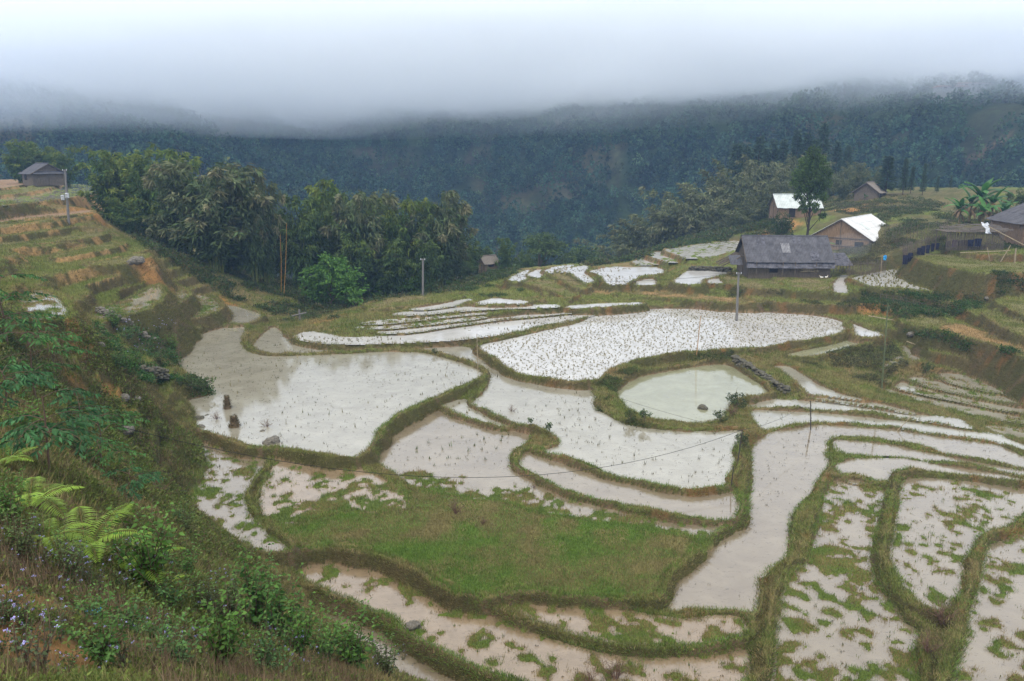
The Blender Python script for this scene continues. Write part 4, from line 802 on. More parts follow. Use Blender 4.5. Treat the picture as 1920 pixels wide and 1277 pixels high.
# orange canes
def cane(x0, y0, x1, y1, D, r=.045, col=(.33, .18, .05)):
    a = at_D(x0, y0, D); b = at_D(x1, y1, D); g = float(ground(np.float64(a.x), np.float64(D))) - .1
    b = Vector((b.x - a.x, 0, b.z - g)); t = np.linspace(0, 1, 7)
    P = np.stack([b.x*t + .1*np.sin(t*3), 0*t, b.z*t], 1)
    return (a.x, D, g), as_mesh('culm', tubes([P], [(r, r*.5)], col, 6), M_bark, True)
for k, (x0, x1, y1, lab) in enumerate([(526,525,440,'upright orange bamboo cane, left of the pair'),(531,537,418,'taller orange bamboo cane leaning right')]):
    loc, me = cane(x0, 540, x1, y1, 108); put('bamboo_cane', me, None, lab, 'cane', 'orange canes in the ravine', loc=loc)
# bare bushes
BARE = [bare(31, 3, 2.2, 14, (.15, .12, .095)), bare(32, 1.2, .8, 14, (.13, .08, .06), .006), bare(33, 3, 2.2, 12, (.12, .10, .07), .014, 3)]
for k, px, py, D, s, lab in [(0,1700,470,112,1.1,'leafless grey bush left of the banana clump'),(2,1735,462,112,1.2,'half-bare bush with dark stem in front of the bananas'),(0,1765,455,112,1.,'leafless twiggy bush next to the fence'),(2,1680,465,116,.9,'small half-bare bush at the left end of the fence'),
      (1,855,965,36,1.0,'rust brown dead bush in the green field'),(1,905,985,35,.6,'thin dead weed right of the rust brown bush'),(1,1155,1277,27,1.1,'brown twiggy bush at the bottom of the photo'),(1,1105,1285,27,.8,'low brown bush left of the twiggy one at the bottom'),(1,1765,1180,33,1.3,'dead brown bush where two bunds meet'),(1,1740,1225,31,1.1,'dry brush spilling down the wide bund'),(1,960,775,55,.7,'bare twig standing in the long paddy'),(1,1000,920,41,.5,'thin bare weed by the green field edge'),(1,500,805,52,.8,'dry weed in water beside the boulder'),(1,405,790,52,.8,'pale dry weed left of the boulder'),(1,295,935,27,1.2,'purplish dry shrub above the left channel'),(1,1370,780,58,.9,'twiggy bush hanging over the pond')]:
    p = on_ground(px, py) if D < 60 else on_ground(px, py, D)
    plant('bare_bush', BARE[k], p, s, random.uniform(0, 6), lab, 'bush')
PB = [broadleaf(24, 1.3, blobs_round(24, 1.0, .75, 8, .4, .3), .03, 420, (.06, .085, .03), .12, (.10, .13, .04)), broadleaf(25, 1.1, blobs_round(25, 1.1, .6, 6, .55, .3), .03, 400, (.07, .11, .035), .14, (.1, .15, .05))]
for k, px, py, s, lab in [(1,1208,792,1.,'leafy shrub on the near pond bank'),(0,1182,788,.9,'yellowish shrub left of the leafy one on the pond bank'),(0,1380,765,1.5,'dark shrub at the right end of the pond bank'),(0,1350,790,1.,'low shrub on the near pond bank below the dark one'),(1,1030,812,.8,'small dark-leaved shrub on the grassy islet'),(1,995,800,.6,'tiny shrub left of the islet'),(0,815,662,.6,'tiny dark shrub on the bund behind the big paddy'),(0,1372,668,.8,'dark shrub at the far corner of the pond'),(0,358,735,1.6,'dark bush reaching the edge of the big paddy'),(1,390,735,1.3,'bright-edged bush hanging over the big paddy'),(0,1735,700,1.2,'brown shrub at the end of the high bank'),(1,1386,555,.8,'green bush at the foot of the grey pole'),(0,1390,835,1.,'small shrub on the narrow bund by the channel')]:
    plant('shrub', PB[k], on_ground(px, py), s*.8, random.uniform(0, 6), lab, 'shrub')
# bananas
M_ban = mat_attr('banana leaf', .5, 2, .25, spec=.3, transl=.3)
def banana(seed, h=5, nl=12, ll=2.6, dead=5):
    global rng; keep_ = rng; rng = np.random.default_rng(seed); Vs, Fs, Cs, o = [], [], [], 0
    top = np.array([0, 0, h*.46])
    for k in range(nl + dead):
        a = k*2.4 + rng.uniform(-.3, .3); d = np.array([math.cos(a), math.sin(a), 0]); isd = k >= nl; el = rng.uniform(.2, 1.35) if not isd else -.4
        t = np.linspace(0, 1, 9); L_ = ll*rng.uniform(.75, 1.1)*(.8 if isd else 1); ang = el - t*(1.1 if not isd else 1.0)
        top = np.array([0, 0, h*rng.uniform(.3, .48)]); r = np.concatenate([[0], np.cumsum(np.cos(ang))[:-1]])/9*L_; z = np.concatenate([[0], np.cumsum(np.sin(ang))[:-1]])/9*L_
        mid = top + d*r[:, None] + np.array([0, 0, 1])*z[:, None]; sd = np.cross(d, [0, 0, 1.]); w = .23*np.sin(np.clip(t*1.05 + .08, 0, 1)*math.pi)**.6*(.5 if isd else 1)
        A = mid + sd*w[:, None] - [0, 0, .1]; B = mid - sd*w[:, None] - [0, 0, .1]; n_ = 9
        Vs.append(np.concatenate([A, mid, B])); i = np.arange(8)
        Fs.append(np.concatenate([np.stack([i, i+1, i+10, i+9], 1), np.stack([i+9, i+10, i+19, i+18], 1)]) + o); o += 27
        c = np.array([.20, .13, .07]) if isd else np.array([.05, .14, .03])*rng.uniform(.7, 1.5); Cs.append(np.tile(c, (27, 1)))
    fo = (np.concatenate(Vs), np.concatenate(Fs), np.concatenate(Cs))
    tr = tubes([np.array([[0, 0, 0], [0, 0, h*.3], top])], [(.16, .09)], (.13, .11, .06), 8); rng = keep_
    return {'stem': as_mesh('stem', tr, M_bark, True), 'leaves': as_mesh('leaves', fo, M_ban)}
BAN = [banana(41), banana(42, 5, 8, 2.6, 5), banana(43, 3.4, 7, 1.8, 2)]
for px, D, ztop, k, s, lab in [(1792,120,0,0,1.5,'leftmost banana plant of the big clump'),(1810,122,0,1,1.7,'banana plant left of the middle of the clump'),(1830,121,0,0,2.15,'tallest banana plant of the clump'),(1850,120,0,1,1.8,'banana plant right of the tallest one'),(1872,122,0,0,1.4,'rightmost banana plant with brown hanging leaves'),(1835,118,0,2,1.9,'short banana plant at the front of the clump'),(1612,168,0,2,.8,'small banana plant by the brown hut'),(1545,121,0,2,1.2,'young banana plant between the dark roof and the barn')]:
    x = (px - CX)/F*D; g = float(ground(np.float64(x), np.float64(D))); plant('banana_plant', BAN[k], (x, D, g - .1), s*.88, random.uniform(0, 6), lab, 'banana plant', 'banana plants in the village')
# ------------------------------------------------------------------ buildings
M_wood = mat_plain('weathered wood', (.115, .095, .075), .85, 3, .5, .6, 18, stretch=(6, 6, .6))
M_plank = mat_plain('brown planks', (.20, .135, .085), .8, 3, .6, .5, 18, stretch=(5, 5, .5))
M_dark = mat_plain('dark opening', (.02, .018, .016), .9, 4, .3, 0)
M_roofd = mat_plain('old fibre cement', (.078, .078, .088), .85, 1.5, .45, .4, 12, stretch=(1, .35, 1))
M_roofb = mat_plain('black stained roofing', (.035, .035, .042), .8, 2, .7, .4, 12, c2=(.16, .16, .19))
M_roofw = mat_plain('pale new roofing', (.52, .53, .53), .6, .8, .22, .2, 12, stretch=(1, .4, 1))
M_roofw2 = mat_plain('pale green grey roofing', (.42, .46, .45), .6, .8, .28, .2, 12, stretch=(1, .4, 1))
M_thatch = mat_plain('grey thatch', (.17, .15, .13), .95, 6, .5, .8, 30, stretch=(8, 1, 1))
M_cloth = mat_plain('indigo cloth', (.014, .016, .035), .9, 5, .5, .3, 10)
M_cloth2 = mat_plain('purple cloth', (.05, .02, .09), .9, 5, .5, .3, 10)
M_bam = mat_plain('old bamboo', (.27, .22, .14), .7, 4, .4, .3, 20, stretch=(2, 2, .4))
M_stone = mat_plain('field stone', (.13, .12, .10), .9, 3, .6, .9, 9)
M_lichen = mat_plain('dark mossy stone', (.085, .08, .06), .95, 4, .6, .9, 9)
M_conc = mat_plain('grey pole', (.15, .145, .14), .85, 3, .35, .4, 14, stretch=(3, 3, .5))
M_white = mat_plain('white plastic', (.52, .54, .58), .5, 3, .15, .1, 10)
M_blue = mat_plain('blue plastic', (.02, .25, .55), .5, 4, .3, .2, 10)
M_earth = mat_plain('bare earth', (.26, .17, .09), .95, 2, .4, .8, 12)
M_wire = mat_plain('dark cable', (.03, .03, .03), .6, 4, .2, 0)
class MB:
    def __init__(s): s.v = []; s.f = []
    def box(s, x0, x1, y0, y1, z0, z1):
        o = len(s.v); s.v += [(x0,y0,z0),(x1,y0,z0),(x1,y1,z0),(x0,y1,z0),(x0,y0,z1),(x1,y0,z1),(x1,y1,z1),(x0,y1,z1)]
        s.f += [tuple(o+i for i in q) for q in ((0,3,2,1),(4,5,6,7),(0,1,5,4),(1,2,6,5),(2,3,7,6),(3,0,4,7))]; return s
    def bar(s, a, b, r, n=6, r2=None):
        a, b = Vector(a), Vector(b); d = (b - a).normalized(); u = d.orthogonal().normalized(); w = d.cross(u); o = len(s.v)
        for p, rr in ((a, r), (b, r2 if r2 is not None else r)):
            for k in range(n): t = 2*math.pi*k/n; s.v.append(tuple(p + (u*math.cos(t) + w*math.sin(t))*rr))
        s.f += [(o+k, o+(k+1) % n, o+n+(k+1) % n, o+n+k) for k in range(n)] + [tuple(o+k for k in range(n))[::-1], tuple(o+n+k for k in range(n))]; return s
    def grid(s, P, th=.03):                 # P[i][j] points of a sheet, given a thickness
        o = len(s.v); a, b = len(P), len(P[0]); s.v += [tuple(p) for r in P for p in r] + [(p[0], p[1], p[2] - th) for r in P for p in r]; q = a*b
        for i in range(a-1):
            for j in range(b-1):
                k = o + i*b + j; s.f += [(k, k+b, k+b+1, k+1), (k+q, k+q+1, k+q+b+1, k+q+b)]
        for i in range(a-1): 
            for j in (0, b-1): k = o + i*b + j; s.f.append((k, k+q, k+q+b, k+b))
        for j in range(b-1):
            for i in (0, a-1): k = o + i*b + j; s.f.append((k, k+1, k+1+q, k+q))
        return s
    def build(s, name, mat, parent=None, smooth=False, **kw):
        me = bpy.data.meshes.new(name); me.from_pydata(s.v, [], s.f); me.materials.append(mat)
        if smooth: me.polygons.foreach_set('use_smooth', [True]*len(me.polygons))
        return put(name, me, parent, **kw)
def corr(mb, L, a, b, x0=0, pitch=.2, amp=.035, rows=2, gr=None, jag=.06):
    """corrugated sheet from line a (y,z) to b (y,z), spanning x0..x0+L, in overlapping courses"""
    g = gr or random.Random(5); n = int(L/pitch)*4
    for r in range(rows):
        t0, t1 = r/rows - (.02 if r else 0), (r+1)/rows + .02; xs = [x0 + L*i/n for i in range(n+1)]; P = []
        for i in range(5):
            t = t0 + (t1 - t0)*i/4; row = []
            for q, x in enumerate(xs):
                sh = int((x - x0)/.95); js = (math.sin(sh*12.9 + r*7.7)*43.7) % 1
                tt = t + (js*jag/ max(1, rows) if i == 4 else 0)
                row.append((x, a[0] + (b[0]-a[0])*tt, a[1] + (b[1]-a[1])*tt + amp*math.sin(2*math.pi*(x - x0)/pitch) + .035*(rows - r) + .02*js - .03*math.sin((x-x0)/L*math.pi)))
            P.append(row)
        mb.grid(P, .02)
    return mb
def planks(mb, x0, x1, y, z0, zf, g, w=.2, along='x', out=1):
    """vertical boards along x (or y) at the other coordinate; zf(x) gives the top"""
    x = x0
    while x < x1 - .02:
        ww = min(w*g.uniform(.7, 1.25), x1 - x); o = g.uniform(0, .025)*out; top = min(zf(x), zf(x + ww)) + g.uniform(-.04, 0)
        if along == 'x': mb.box(x + .006, x + ww - .006, min(y, y + out*.04) + o, max(y, y + out*.04) + o, z0, top)
        else: mb.box(min(y, y + out*.04) + o, max(y, y + out*.04) + o, x + .006, x + ww - .006, z0, top)
        x += ww
def house(name, loc, yaw, L, W, eh, rise, label, cat, roof, wall, rows=3, ov=.5, skirt=0, gable_open=False, seed=1, group=None, frame=True, pent=0, roof_pitch=.2, asym=0):
    """ridge along x, front slope faces -y; origin at the foot of the middle"""
    g = random.Random(seed); r = bpy.data.objects.new(name, None); COL.objects.link(r); r.location = loc; r.rotation_euler = (0, 0, yaw); tag(r, label, cat, group)
    h = L/2; w = W/2; zf = lambda y: eh + rise*(1 - abs(y)/w)
    m = MB(); planks(m, -h, h, -w, -1.2, lambda x: eh - .03, g, out=-1); planks(m, -h, h, w, -1.2, lambda x: eh - .03, g, out=1)
    planks(m, -w, w, -h, -1.2, lambda y: zf(y) - .03, g, along='y', out=-1); planks(m, -w, w, h, -1.2, lambda y: zf(y) - .03, g, along='y', out=1)
    m.build('wall', wall, r)
    k = rise/w
    m = MB(); corr(m, L + 2*ov, (0, eh + rise + .02), (-(w + ov), eh - k*ov + .02), -h - ov, rows=rows, pitch=roof_pitch, amp=.03)
    corr(m, L + 2*ov, (0, eh + rise + .02), ((w + ov), eh - k*ov + .02), -h - ov, rows=rows, pitch=roof_pitch, amp=.03)
    ro = m.build('roof', roof, r, smooth=False)
    rc = MB(); rc.bar((-h - ov, 0, eh + rise + .13), (h + ov, 0, eh + rise + .13), .09, 8); rc.build('ridge_cap', roof, ro)
    for s_ in (-1, 1):
        bb = MB(); x = s_*(h + ov + .02); zz = eh + rise
        for t in (-1, 1): bb.bar((x, 0, zz - .03), (x, t*(w + ov), eh - k*ov - .03), .05, 5)
        bb.build('bargeboard', M_wood, ro)
    if skirt:
        m = MB(); corr(m, L + 2*ov, (-(w + ov*.55), eh - k*ov - .05), (-(w + ov*.8 + skirt*.5), eh - k*ov - skirt), -h - ov, rows=1); m.build('skirt_roof', M_roofb, r)
    if frame:
        for sx in (-1, 1):
            for sy in (-.97, 0, .97):
                f = MB(); f.bar((sx*(h + .09), sy*w, -1.2), (sx*(h + .09), sy*w, zf(sy*w) - .05), .07, 6); f.build('post', M_wood, r)
            f = MB(); f.bar((sx*(h + .1), -w, eh - .05), (sx*(h + .1), w, eh - .05), .06, 6); f.build('tie_beam', M_wood, r)
    d = MB(); d.box(-h*.5, -h*.5 + 1.1, -w - .11, -w - .07, -.1, eh - .35); dd = d.build('door', M_dark, r)
    d = MB(); d.box(-h*.5 - .09, -h*.5, -w - .13, -w - .06, -.1, eh - .28); d.box(-h*.5 + 1.1, -h*.5 + 1.19, -w - .13, -w - .06, -.1, eh - .28); d.box(-h*.5 - .09, -h*.5 + 1.19, -w - .135, -w - .055, eh - .28, eh - .2); d.build('door_frame', M_wood, dd)
    if pent:
        for sx in (-1, 1):
            m = MB(); n = 40; P = []
            for i in range(4):
                P.append([(sx*(h + .05 + i*.28*pent), -w + 2*w*j/(n*1), eh + .25 - i*.17 + .025*math.sin(j*1.6)) for j in range(n + 1)])
            if sx < 0: P = P[::-1]
            m.grid(P, .02); m.build('gable_pent_roof', roof, r)
    return r
def gz(x, y): return float(ground(np.float64(x), np.float64(y)))
def spot(px, D): x = (px - CX)/F*D; return x, D, gz(x, D)
# long dark house
hx_, hy_ = (1472 - CX)/F*107, 107.6
z0 = at_D(1470, 513, 105.2).z + .35
H1 = house('long_house', (hx_, hy_, z0), R(-3), 10.4, 6.6, 1.75, 2.55, 'long low house with stained dark corrugated roof behind the flooded terraces', 'house', M_roofd, M_wood, 3, .5, .75, seed=2, frame=True)
m = MB(); g_ = random.Random(3)
for k in range(16):      # heap of boards and sheets leaning on the left gable
    m.bar((-8.8 + g_.uniform(0, 1), -1.5 + k*.25, .3 + g_.uniform(0, .3)), (-5.9, -2 + k*.28, 1.8 + g_.uniform(0, .3)), .06, 4)
m.build('leaning_boards', M_wood, H1)
m = MB(); corr(m, 1.6, (-1.2, 1.9), (-3.0, .9), -7.6, rows=1); m.build('lean_to_sheet', M_roofd, H1)
m = MB(); corr(m, 2.6, (1.5, 2.0), (-2.4, .8), 6.0, rows=1); 
for k in range(6): m.bar((6.1 + k*.4, -2.3, 0), (6.1 + k*.4, -2.3, .9), .04, 5)
m.build('side_shed', M_roofb, H1)
for xx, t0, t1, mt in [(-3.9, .05, .36, M_roofb), (-.8, .3, .66, M_roofw2), (2.7, .62, .95, M_roofb), (.9, .02, .3, M_roofb), (3.8, .1, .5, M_roofd)]:
    m = MB(); k_ = 2.55/3.3; ya, yb = -3.8*t0, -3.8*t1; corr(m, 1.1, (ya, 4.3 + ya*k_ + .1), (yb, 4.3 + yb*k_ + .1), xx, rows=1); m.build('patch_sheet', mt if mt is not M_roofw2 else mat_plain('newer sheet', (.19, .19, .2), .8, 3, .4), H1)
for xx in (-4.4, -1.0, .6, 3.3): m = MB(); m.bar((xx, -3.9, -.3), (xx, -3.9, 1.4), .06, 6); m.build('veranda_post', M_wood, H1)
m = MB(); g_ = random.Random(31)
for k in range(40): a_ = g_.uniform(1.2, 3.0); zz_ = g_.uniform(0, .6); m.bar((a_, -3.6 + g_.uniform(-.1, .1), zz_), (a_ + .6, -3.6, zz_), .05, 5)
m.build('firewood', M_bam, None, label='pile of firewood against the wall of the long dark house', cat='firewood', loc=(hx_, hy_, z0))
# barn with the pale roof
H2 = house('timber_barn', (56.0, 130.5, at_D(1600, 456, 126).z - 1.45), math.atan2(11, 9.6), 13.6, 9.2, 2.4, 2.75, 'timber barn with a large pale metal roof behind the long dark house', 'barn', M_roofw, M_plank, 4, .35, seed=4, roof_pitch=.3)
m = MB(); corr(m, 5, (1.5, 4.2), (7.2, 1.9), 6.2, rows=2); m.build('rear_roof', M_roofd, H2)
m = MB(); m.box(-6.93, -6.86, -3.6, -2.3, -.3, 1.9); m.build('gable_door', M_dark, H2); m = MB(); m.box(-6.93, -6.86, -.3, .6, 1.3, 2.0); m.build('window', M_dark, H2)
for xx, tt in ((-3, .3), (2.2, .6)): m = MB(); k_ = 2.75/4.6; corr(m, 1.2, (-4.9*tt, 5.15 - 4.9*tt*k_ + .1), (-4.9*tt - 1.4, 5.15 - (4.9*tt + 1.4)*k_ + .1), xx, rows=1, pitch=.3); m.build('patch_sheet', M_roofw2, H2)
for zz in (1.1, 2.35):
    f = MB(); f.bar((-6.92, -4.5, zz), (-6.92, 4.5, zz), .07, 6); f.build('wall_rail', M_wood, H2)
# upper house with pale roof
x, y, _ = spot(1484, 152); H3 = house('upper_house', (x, y, at_D(1486, 406, 149).z), R(-4), 7.6, 6.6, 1.85, 1.95, 'small house with a pale grey-green roof beside the bamboo slope', 'house', M_roofw2, M_plank, 2, .4, seed=6, roof_pitch=.3)
m = MB(); m.box(-4.2, 3.9, -5.2, -2.95, -3.2, -.55); m.build('stone_footing', mat_plain('pale retaining wall', (.36, .30, .22), .95, 4, .35, .8, 10), H3)
# far brown hut
x, y, _ = spot(1620, 170); house('thatched_hut', (x, y, at_D(1620, 372, 168).z), R(52), 5.4, 4.6, 1.5, 1.7, 'small brown hut with a grey roof, gable toward the viewer, on the upper slope', 'hut', M_thatch, M_wood, 2, .5, seed=7)
# hut at the right edge
x, y, _ = spot(2020, 104); H5 = house('edge_house', (x, y + 4, at_D(1910, 452, 102).z), R(84), 9, 13.5, 2.2, 3.0, 'dark house with a low wide gable cut by the right edge of the photo', 'house', M_roofd, M_plank, 3, .5, seed=8, pent=1)
# hut on the left spur
x, y, _ = spot(99, 160); house('weathered_hut', (x, y, at_D(90, 338, 153).z), R(-38), 4.6, 5.8, 1.35, 1.6, 'weathered grey plank hut standing on the left hilltop', 'hut', M_roofd, M_wood, 2, .5, seed=9, pent=.8)
x, y, _ = spot(-22, 140); house('edge_hut', (x, y, at_D(0, 340, 138).z), R(-10), 4.0, 4.4, 1.1, 1.2, 'dark hut with only its roof corner showing at the left edge', 'hut', M_thatch, M_wood, 2, .4, seed=10)
# valley roofs
for px, py, D, yaw, lab, s_ in [(915, 486, 142, 35, 'little hut with a grey rounded roof down in the valley trees', 2.6), (846, 468, 146, 10, 'ochre walled hut nearly hidden behind the ravine bamboo', 4.6)]:
    x, y, zg = spot(px, D); house('valley_hut', (x, y, at_D(px, py + 12, D).z), R(yaw), s_, s_*.75, .8, s_*.35, lab, 'hut', M_thatch, mat_plain('ochre wall', (.17, .13, .08), .9), 2, .4, seed=12)
# low open shed with sticks piled on the roof
x, y, _ = spot(1825, 103); zb = at_D(1825, 462, 103).z
sh = bpy.data.objects.new('stick_shed', None); COL.objects.link(sh); sh.location = (x, y, zb); tag(sh, 'low shed of upright sticks with brushwood piled on its roof', 'shed')
g_ = random.Random(20); m = MB()
for k in range(60): xx = -3.6 + k*.125; m.bar((xx, -.1 + g_.uniform(-.05, .05), -.5), (xx + g_.uniform(-.05, .05), 0, 1.9 + g_.uniform(-.2, .1)), .035, 4)
m.build('stick_wall', M_wood, sh)
m = MB()
for k in range(110): a = g_.uniform(-4, 3.2); b = g_.uniform(-.8, 2.4); l = g_.uniform(.8, 2.4); t = g_.uniform(-.3, .3); zz = 2.0 + g_.uniform(0, .45) + b*.12; m.bar((a, b, zz), (a + l*math.cos(t), b + l*math.sin(t), zz + g_.uniform(-.12, .15)), .03, 4)
m.build('brushwood_roof', M_thatch, sh)
m = MB(); m.box(-3.9, 3.9, -.3, 2.6, 1.86, 1.94); m.build('roof_boards', M_wood, sh)
for xx in (-3.7, -1.2, 1.2, 3.7): m = MB(); m.bar((xx, 2.4, -.5), (xx, 2.4, 1.9), .07, 6); m.build('post', M_wood, sh)
def cloth_me(w, h, seed, th=.02):
    g = random.Random(seed); m = MB(); P = []
    for i in range(7): P.append([(w*(j/9 - .5)*(1 + .06*math.sin(i)), .06*math.sin(j*1.7 + seed)*(i/6) + .03*g.uniform(-1, 1), -h*i/6*(1 + .06*math.sin(j*2.1 + seed))) for j in range(10)])
    m.grid([[(p[0], p[1], p[2]) for p in r] for r in P], .0); V = m.v; n = 70
    V2 = [(p[0], p[1] + th, p[2]) for p in V[:n]]; m.v = V[:n] + V2; return m
# white tarpaulin on the shed end
p = at_D(1846, 418, 101); m = MB(); P = []
for i in range(8): P.append([(.13*j - .45 + .1*math.sin(i*2) + i*.06, -.25*i*.5 + .12*math.sin(j*2 + i), -.17*i + .1*math.sin(j*1.3 + i*.7)) for j in range(8 - i//2)] + [(.13*7 - .45 - .1*i, -.12*i, -.17*i)]*(i//2))
m.grid(P, .02); m.build('white_tarpaulin', M_white, None, label='torn white plastic sheet hanging off the end of the stick shed', cat='tarpaulin', loc=p)
# fences
def fence(name, pts, h, sp, label, group=None, seed=1, r=.03, lean=.08, mat=None):
    g = random.Random(seed); root = bpy.data.objects.new(name, None); COL.objects.link(root); root.location = pts[0]; tag(root, label, 'fence', group); o = Vector(pts[0]); m = MB(); rl = MB()
    for a, b in zip(pts[:-1], pts[1:]):
        a, b = Vector(a) - o, Vector(b) - o; n = max(1, int((b - a).length/sp))
        for k in range(n):
            q = a.lerp(b, k/n); m.bar((q.x, q.y, q.z - .3), (q.x + g.uniform(-lean, lean), q.y + g.uniform(-lean, lean), q.z + h*g.uniform(.75, 1.12)), r*g.uniform(.7, 1.3), 4)
        for f in (.35, .8): rl.bar(a + Vector((0, -.04, h*f)), b + Vector((0, -.04, h*f)), r*.8, 4)
    m.build('palings', mat or M_wood, root); rl.build('rail', mat or M_wood, root); return root
def gp(px, py, D=None): return on_ground(px, py, D)
def line_pts(L): return [at_D(px, py, D) for px, py, D in L]
fence('stick_fence', line_pts([(1588,512,103),(1615,512,103.5),(1640,511,104),(1662,507,105)]), 1.55, .16, 'dark stick fence right of the long dark house', seed=2)
F2 = line_pts([(1692,486,103),(1715,477,104),(1742,468,105),(1775,462,105),(1800,460,104),(1840,458,102.5)])
fence('laundry_fence', F2, 1.9, .2, 'tall stick fence hung with dark clothes', seed=3)
fence('garden_fence', line_pts([(1560,395,150),(1610,392,150),(1680,395,148),(1720,398,145)]), 1.3, .4, 'thin garden fence below the brown hut', seed=4)
fence('plot_fence', line_pts([(1660,440,118),(1700,445,117),(1740,440,116),(1790,430,115)]), 1.7, .45, 'sparse pole fence in front of the banana clump', seed=5)
fence('pale_fence', line_pts([(1650,560,92),(1700,568,90),(1760,590,88)]), .7, .6, 'low broken fence on the bushy bank', seed=6)
# clothes: (px, py of top, D, width, height, description, purple)
CL = [(1697,478,102.8,.7,1.2,'dark cloth hanging lowest on the laundry fence'),(1706,474,103,.6,1.2,'second lowest dark cloth on the laundry fence'),(1722,464,103.8,.45,1.0,'narrow dark trousers third from the low end of the fence'),(1730,461,104,.5,1.2,'dark jacket fourth from the low end of the fence'),(1739,459,104.2,.5,1.1,'dark cloth fifth from the low end of the fence'),(1748,456,104.6,.45,1.1,'dark cloth just before the bend of the fence'),(1757,455,104.6,.4,.9,'short dark cloth at the bend of the fence'),(1776,451,104.4,.55,.85,'dark cloth left of the purple one'),(1789,449,104,.7,.95,'purple cloth on the laundry fence'),(1800,450,103.6,.6,.75,'dark cloth right of the purple one'),(1808,450,103.4,.6,.75,'dark cloth second right of the purple one'),(1819,449,103,.8,.85,'ragged dark cloth near the high end of the fence'),(1833,447,102.4,.9,1.0,'large dark cloth at the high end of the fence')]
for k, (px, py, D, w_, h_, lab) in enumerate(CL):
    c = cloth_me(w_, h_, k); c.build('hanging_cloth', M_cloth2 if 'purple cloth on' in lab else M_cloth, None, label=lab, cat='cloth', group='clothes drying on the fence', loc=at_D(px, py, D) + Vector((0, -.25, 0)))
# blue bag on its post
a = at_D(1652, 508, 102); b = at_D(1654, 478, 102); m = MB(); m.bar((0, 0, -.3), tuple(b - a), .035, 6); m.build('fence_post', M_bam, None, label='tall thin post carrying the blue bag', cat='post', loc=a)
me = MB(); P = []
for i in range(8): P.append([(.6*(.22 + .1*math.sin(i/7*3.14))*math.cos(j/10*6.283) + .05*math.sin(i*2), (.12 + .04*math.sin(i))*math.sin(j/10*6.283), -.085*i + .05*math.sin(j*2)) for j in range(11)])
me.grid(P, .01); me.build('blue_bag', M_blue, None, label='bright blue plastic bag tied to a thin post', cat='bag', loc=b + Vector((.35, -.1, -.05)))
# ducks
M_duckw = mat_plain('white feathers', (.75, .73, .68), .8); M_duckd = mat_plain('dark feathers', (.05, .045, .04), .8); M_bill = mat_plain('orange bill', (.6, .25, .03), .6)
def ell(m, c, r, n=8, rot=0):
    o = len(m.v); 
    for i in range(1, n): 
        for j in range(n): a = math.pi*i/n; t = 2*math.pi*j/n; x, y, z = r[0]*math.cos(a), r[1]*math.sin(a)*math.cos(t), r[2]*math.sin(a)*math.sin(t); m.v.append((c[0] + x*math.cos(rot) - z*math.sin(rot), c[1] + y, c[2] + x*math.sin(rot) + z*math.cos(rot)))
    for i in range(n-2):
        for j in range(n): k = o + i*n; m.f.append((k + j, k + (j+1) % n, k + n + (j+1) % n, k + n + j))
    m.f.append(tuple(o + j for j in range(n))[::-1]); m.f.append(tuple(o + (n-2)*n + j for j in range(n)))
def duck(loc, yaw, lab, dark, s=1.):
    m = MB(); M_ = M_duckd if dark else M_duckw
    prof = [(-.3,.26,.02),(-.26,.26,.05),(-.18,.22,.1),(-.05,.2,.14),(.08,.2,.14),(.17,.23,.1),(.21,.3,.06),(.22,.38,.045),(.24,.45,.05),(.28,.48,.055),(.33,.47,.035)]
    n = 9; rings = []
    for i, (x, z, r_) in enumerate(prof):
        o = len(m.v); up_ = .15 < x < .27
        for j in range(n):
            t = 2*math.pi*j/n
            m.v.append((x + (r_*math.sin(t)*.8 if up_ else 0), r_*math.cos(t), z + r_*math.sin(t)*(.35 if up_ else .9)))
        rings.append(o)
    for a, b in zip(rings[:-1], rings[1:]): m.f += [(a+j, a+(j+1) % n, b+(j+1) % n, b+j) for j in range(n)]
    m.f += [tuple(rings[0]+j for j in range(n))[::-1], tuple(rings[-1]+j for j in range(n))]
    o = m.build('duck', M_, None, True, label=lab, cat='duck', group='ducks in front of the long house', loc=loc); o.rotation_euler = (0, 0, yaw); o.scale = (s, s, s)
    b = MB(); b.box(.33, .41, -.025, .025, .445, .465); b.build('bill', M_bill, o)
    for y in (-.05, .05): b = MB(); b.bar((0, y, 0), (0, y, .12), .012, 5); b.box(-.01, .06, y-.025, y+.025, 0, .01); b.build('leg', M_bill, o)
for px, D, yaw, lab, dk_ in [(1545,103.3,2.6,'white duck with raised neck, leftmost of the flock',0),(1554,103.3,.4,'white duck in the middle of the flock',0),(1550,103.6,3.0,'dark duck between the two white ones',1),(1561,103.4,.2,'dark duck at the right end of the flock',1)]:
    x = (px - CX)/F*D; duck(Vector((x, D, gz(x, D))), yaw, lab, dk_, .85)
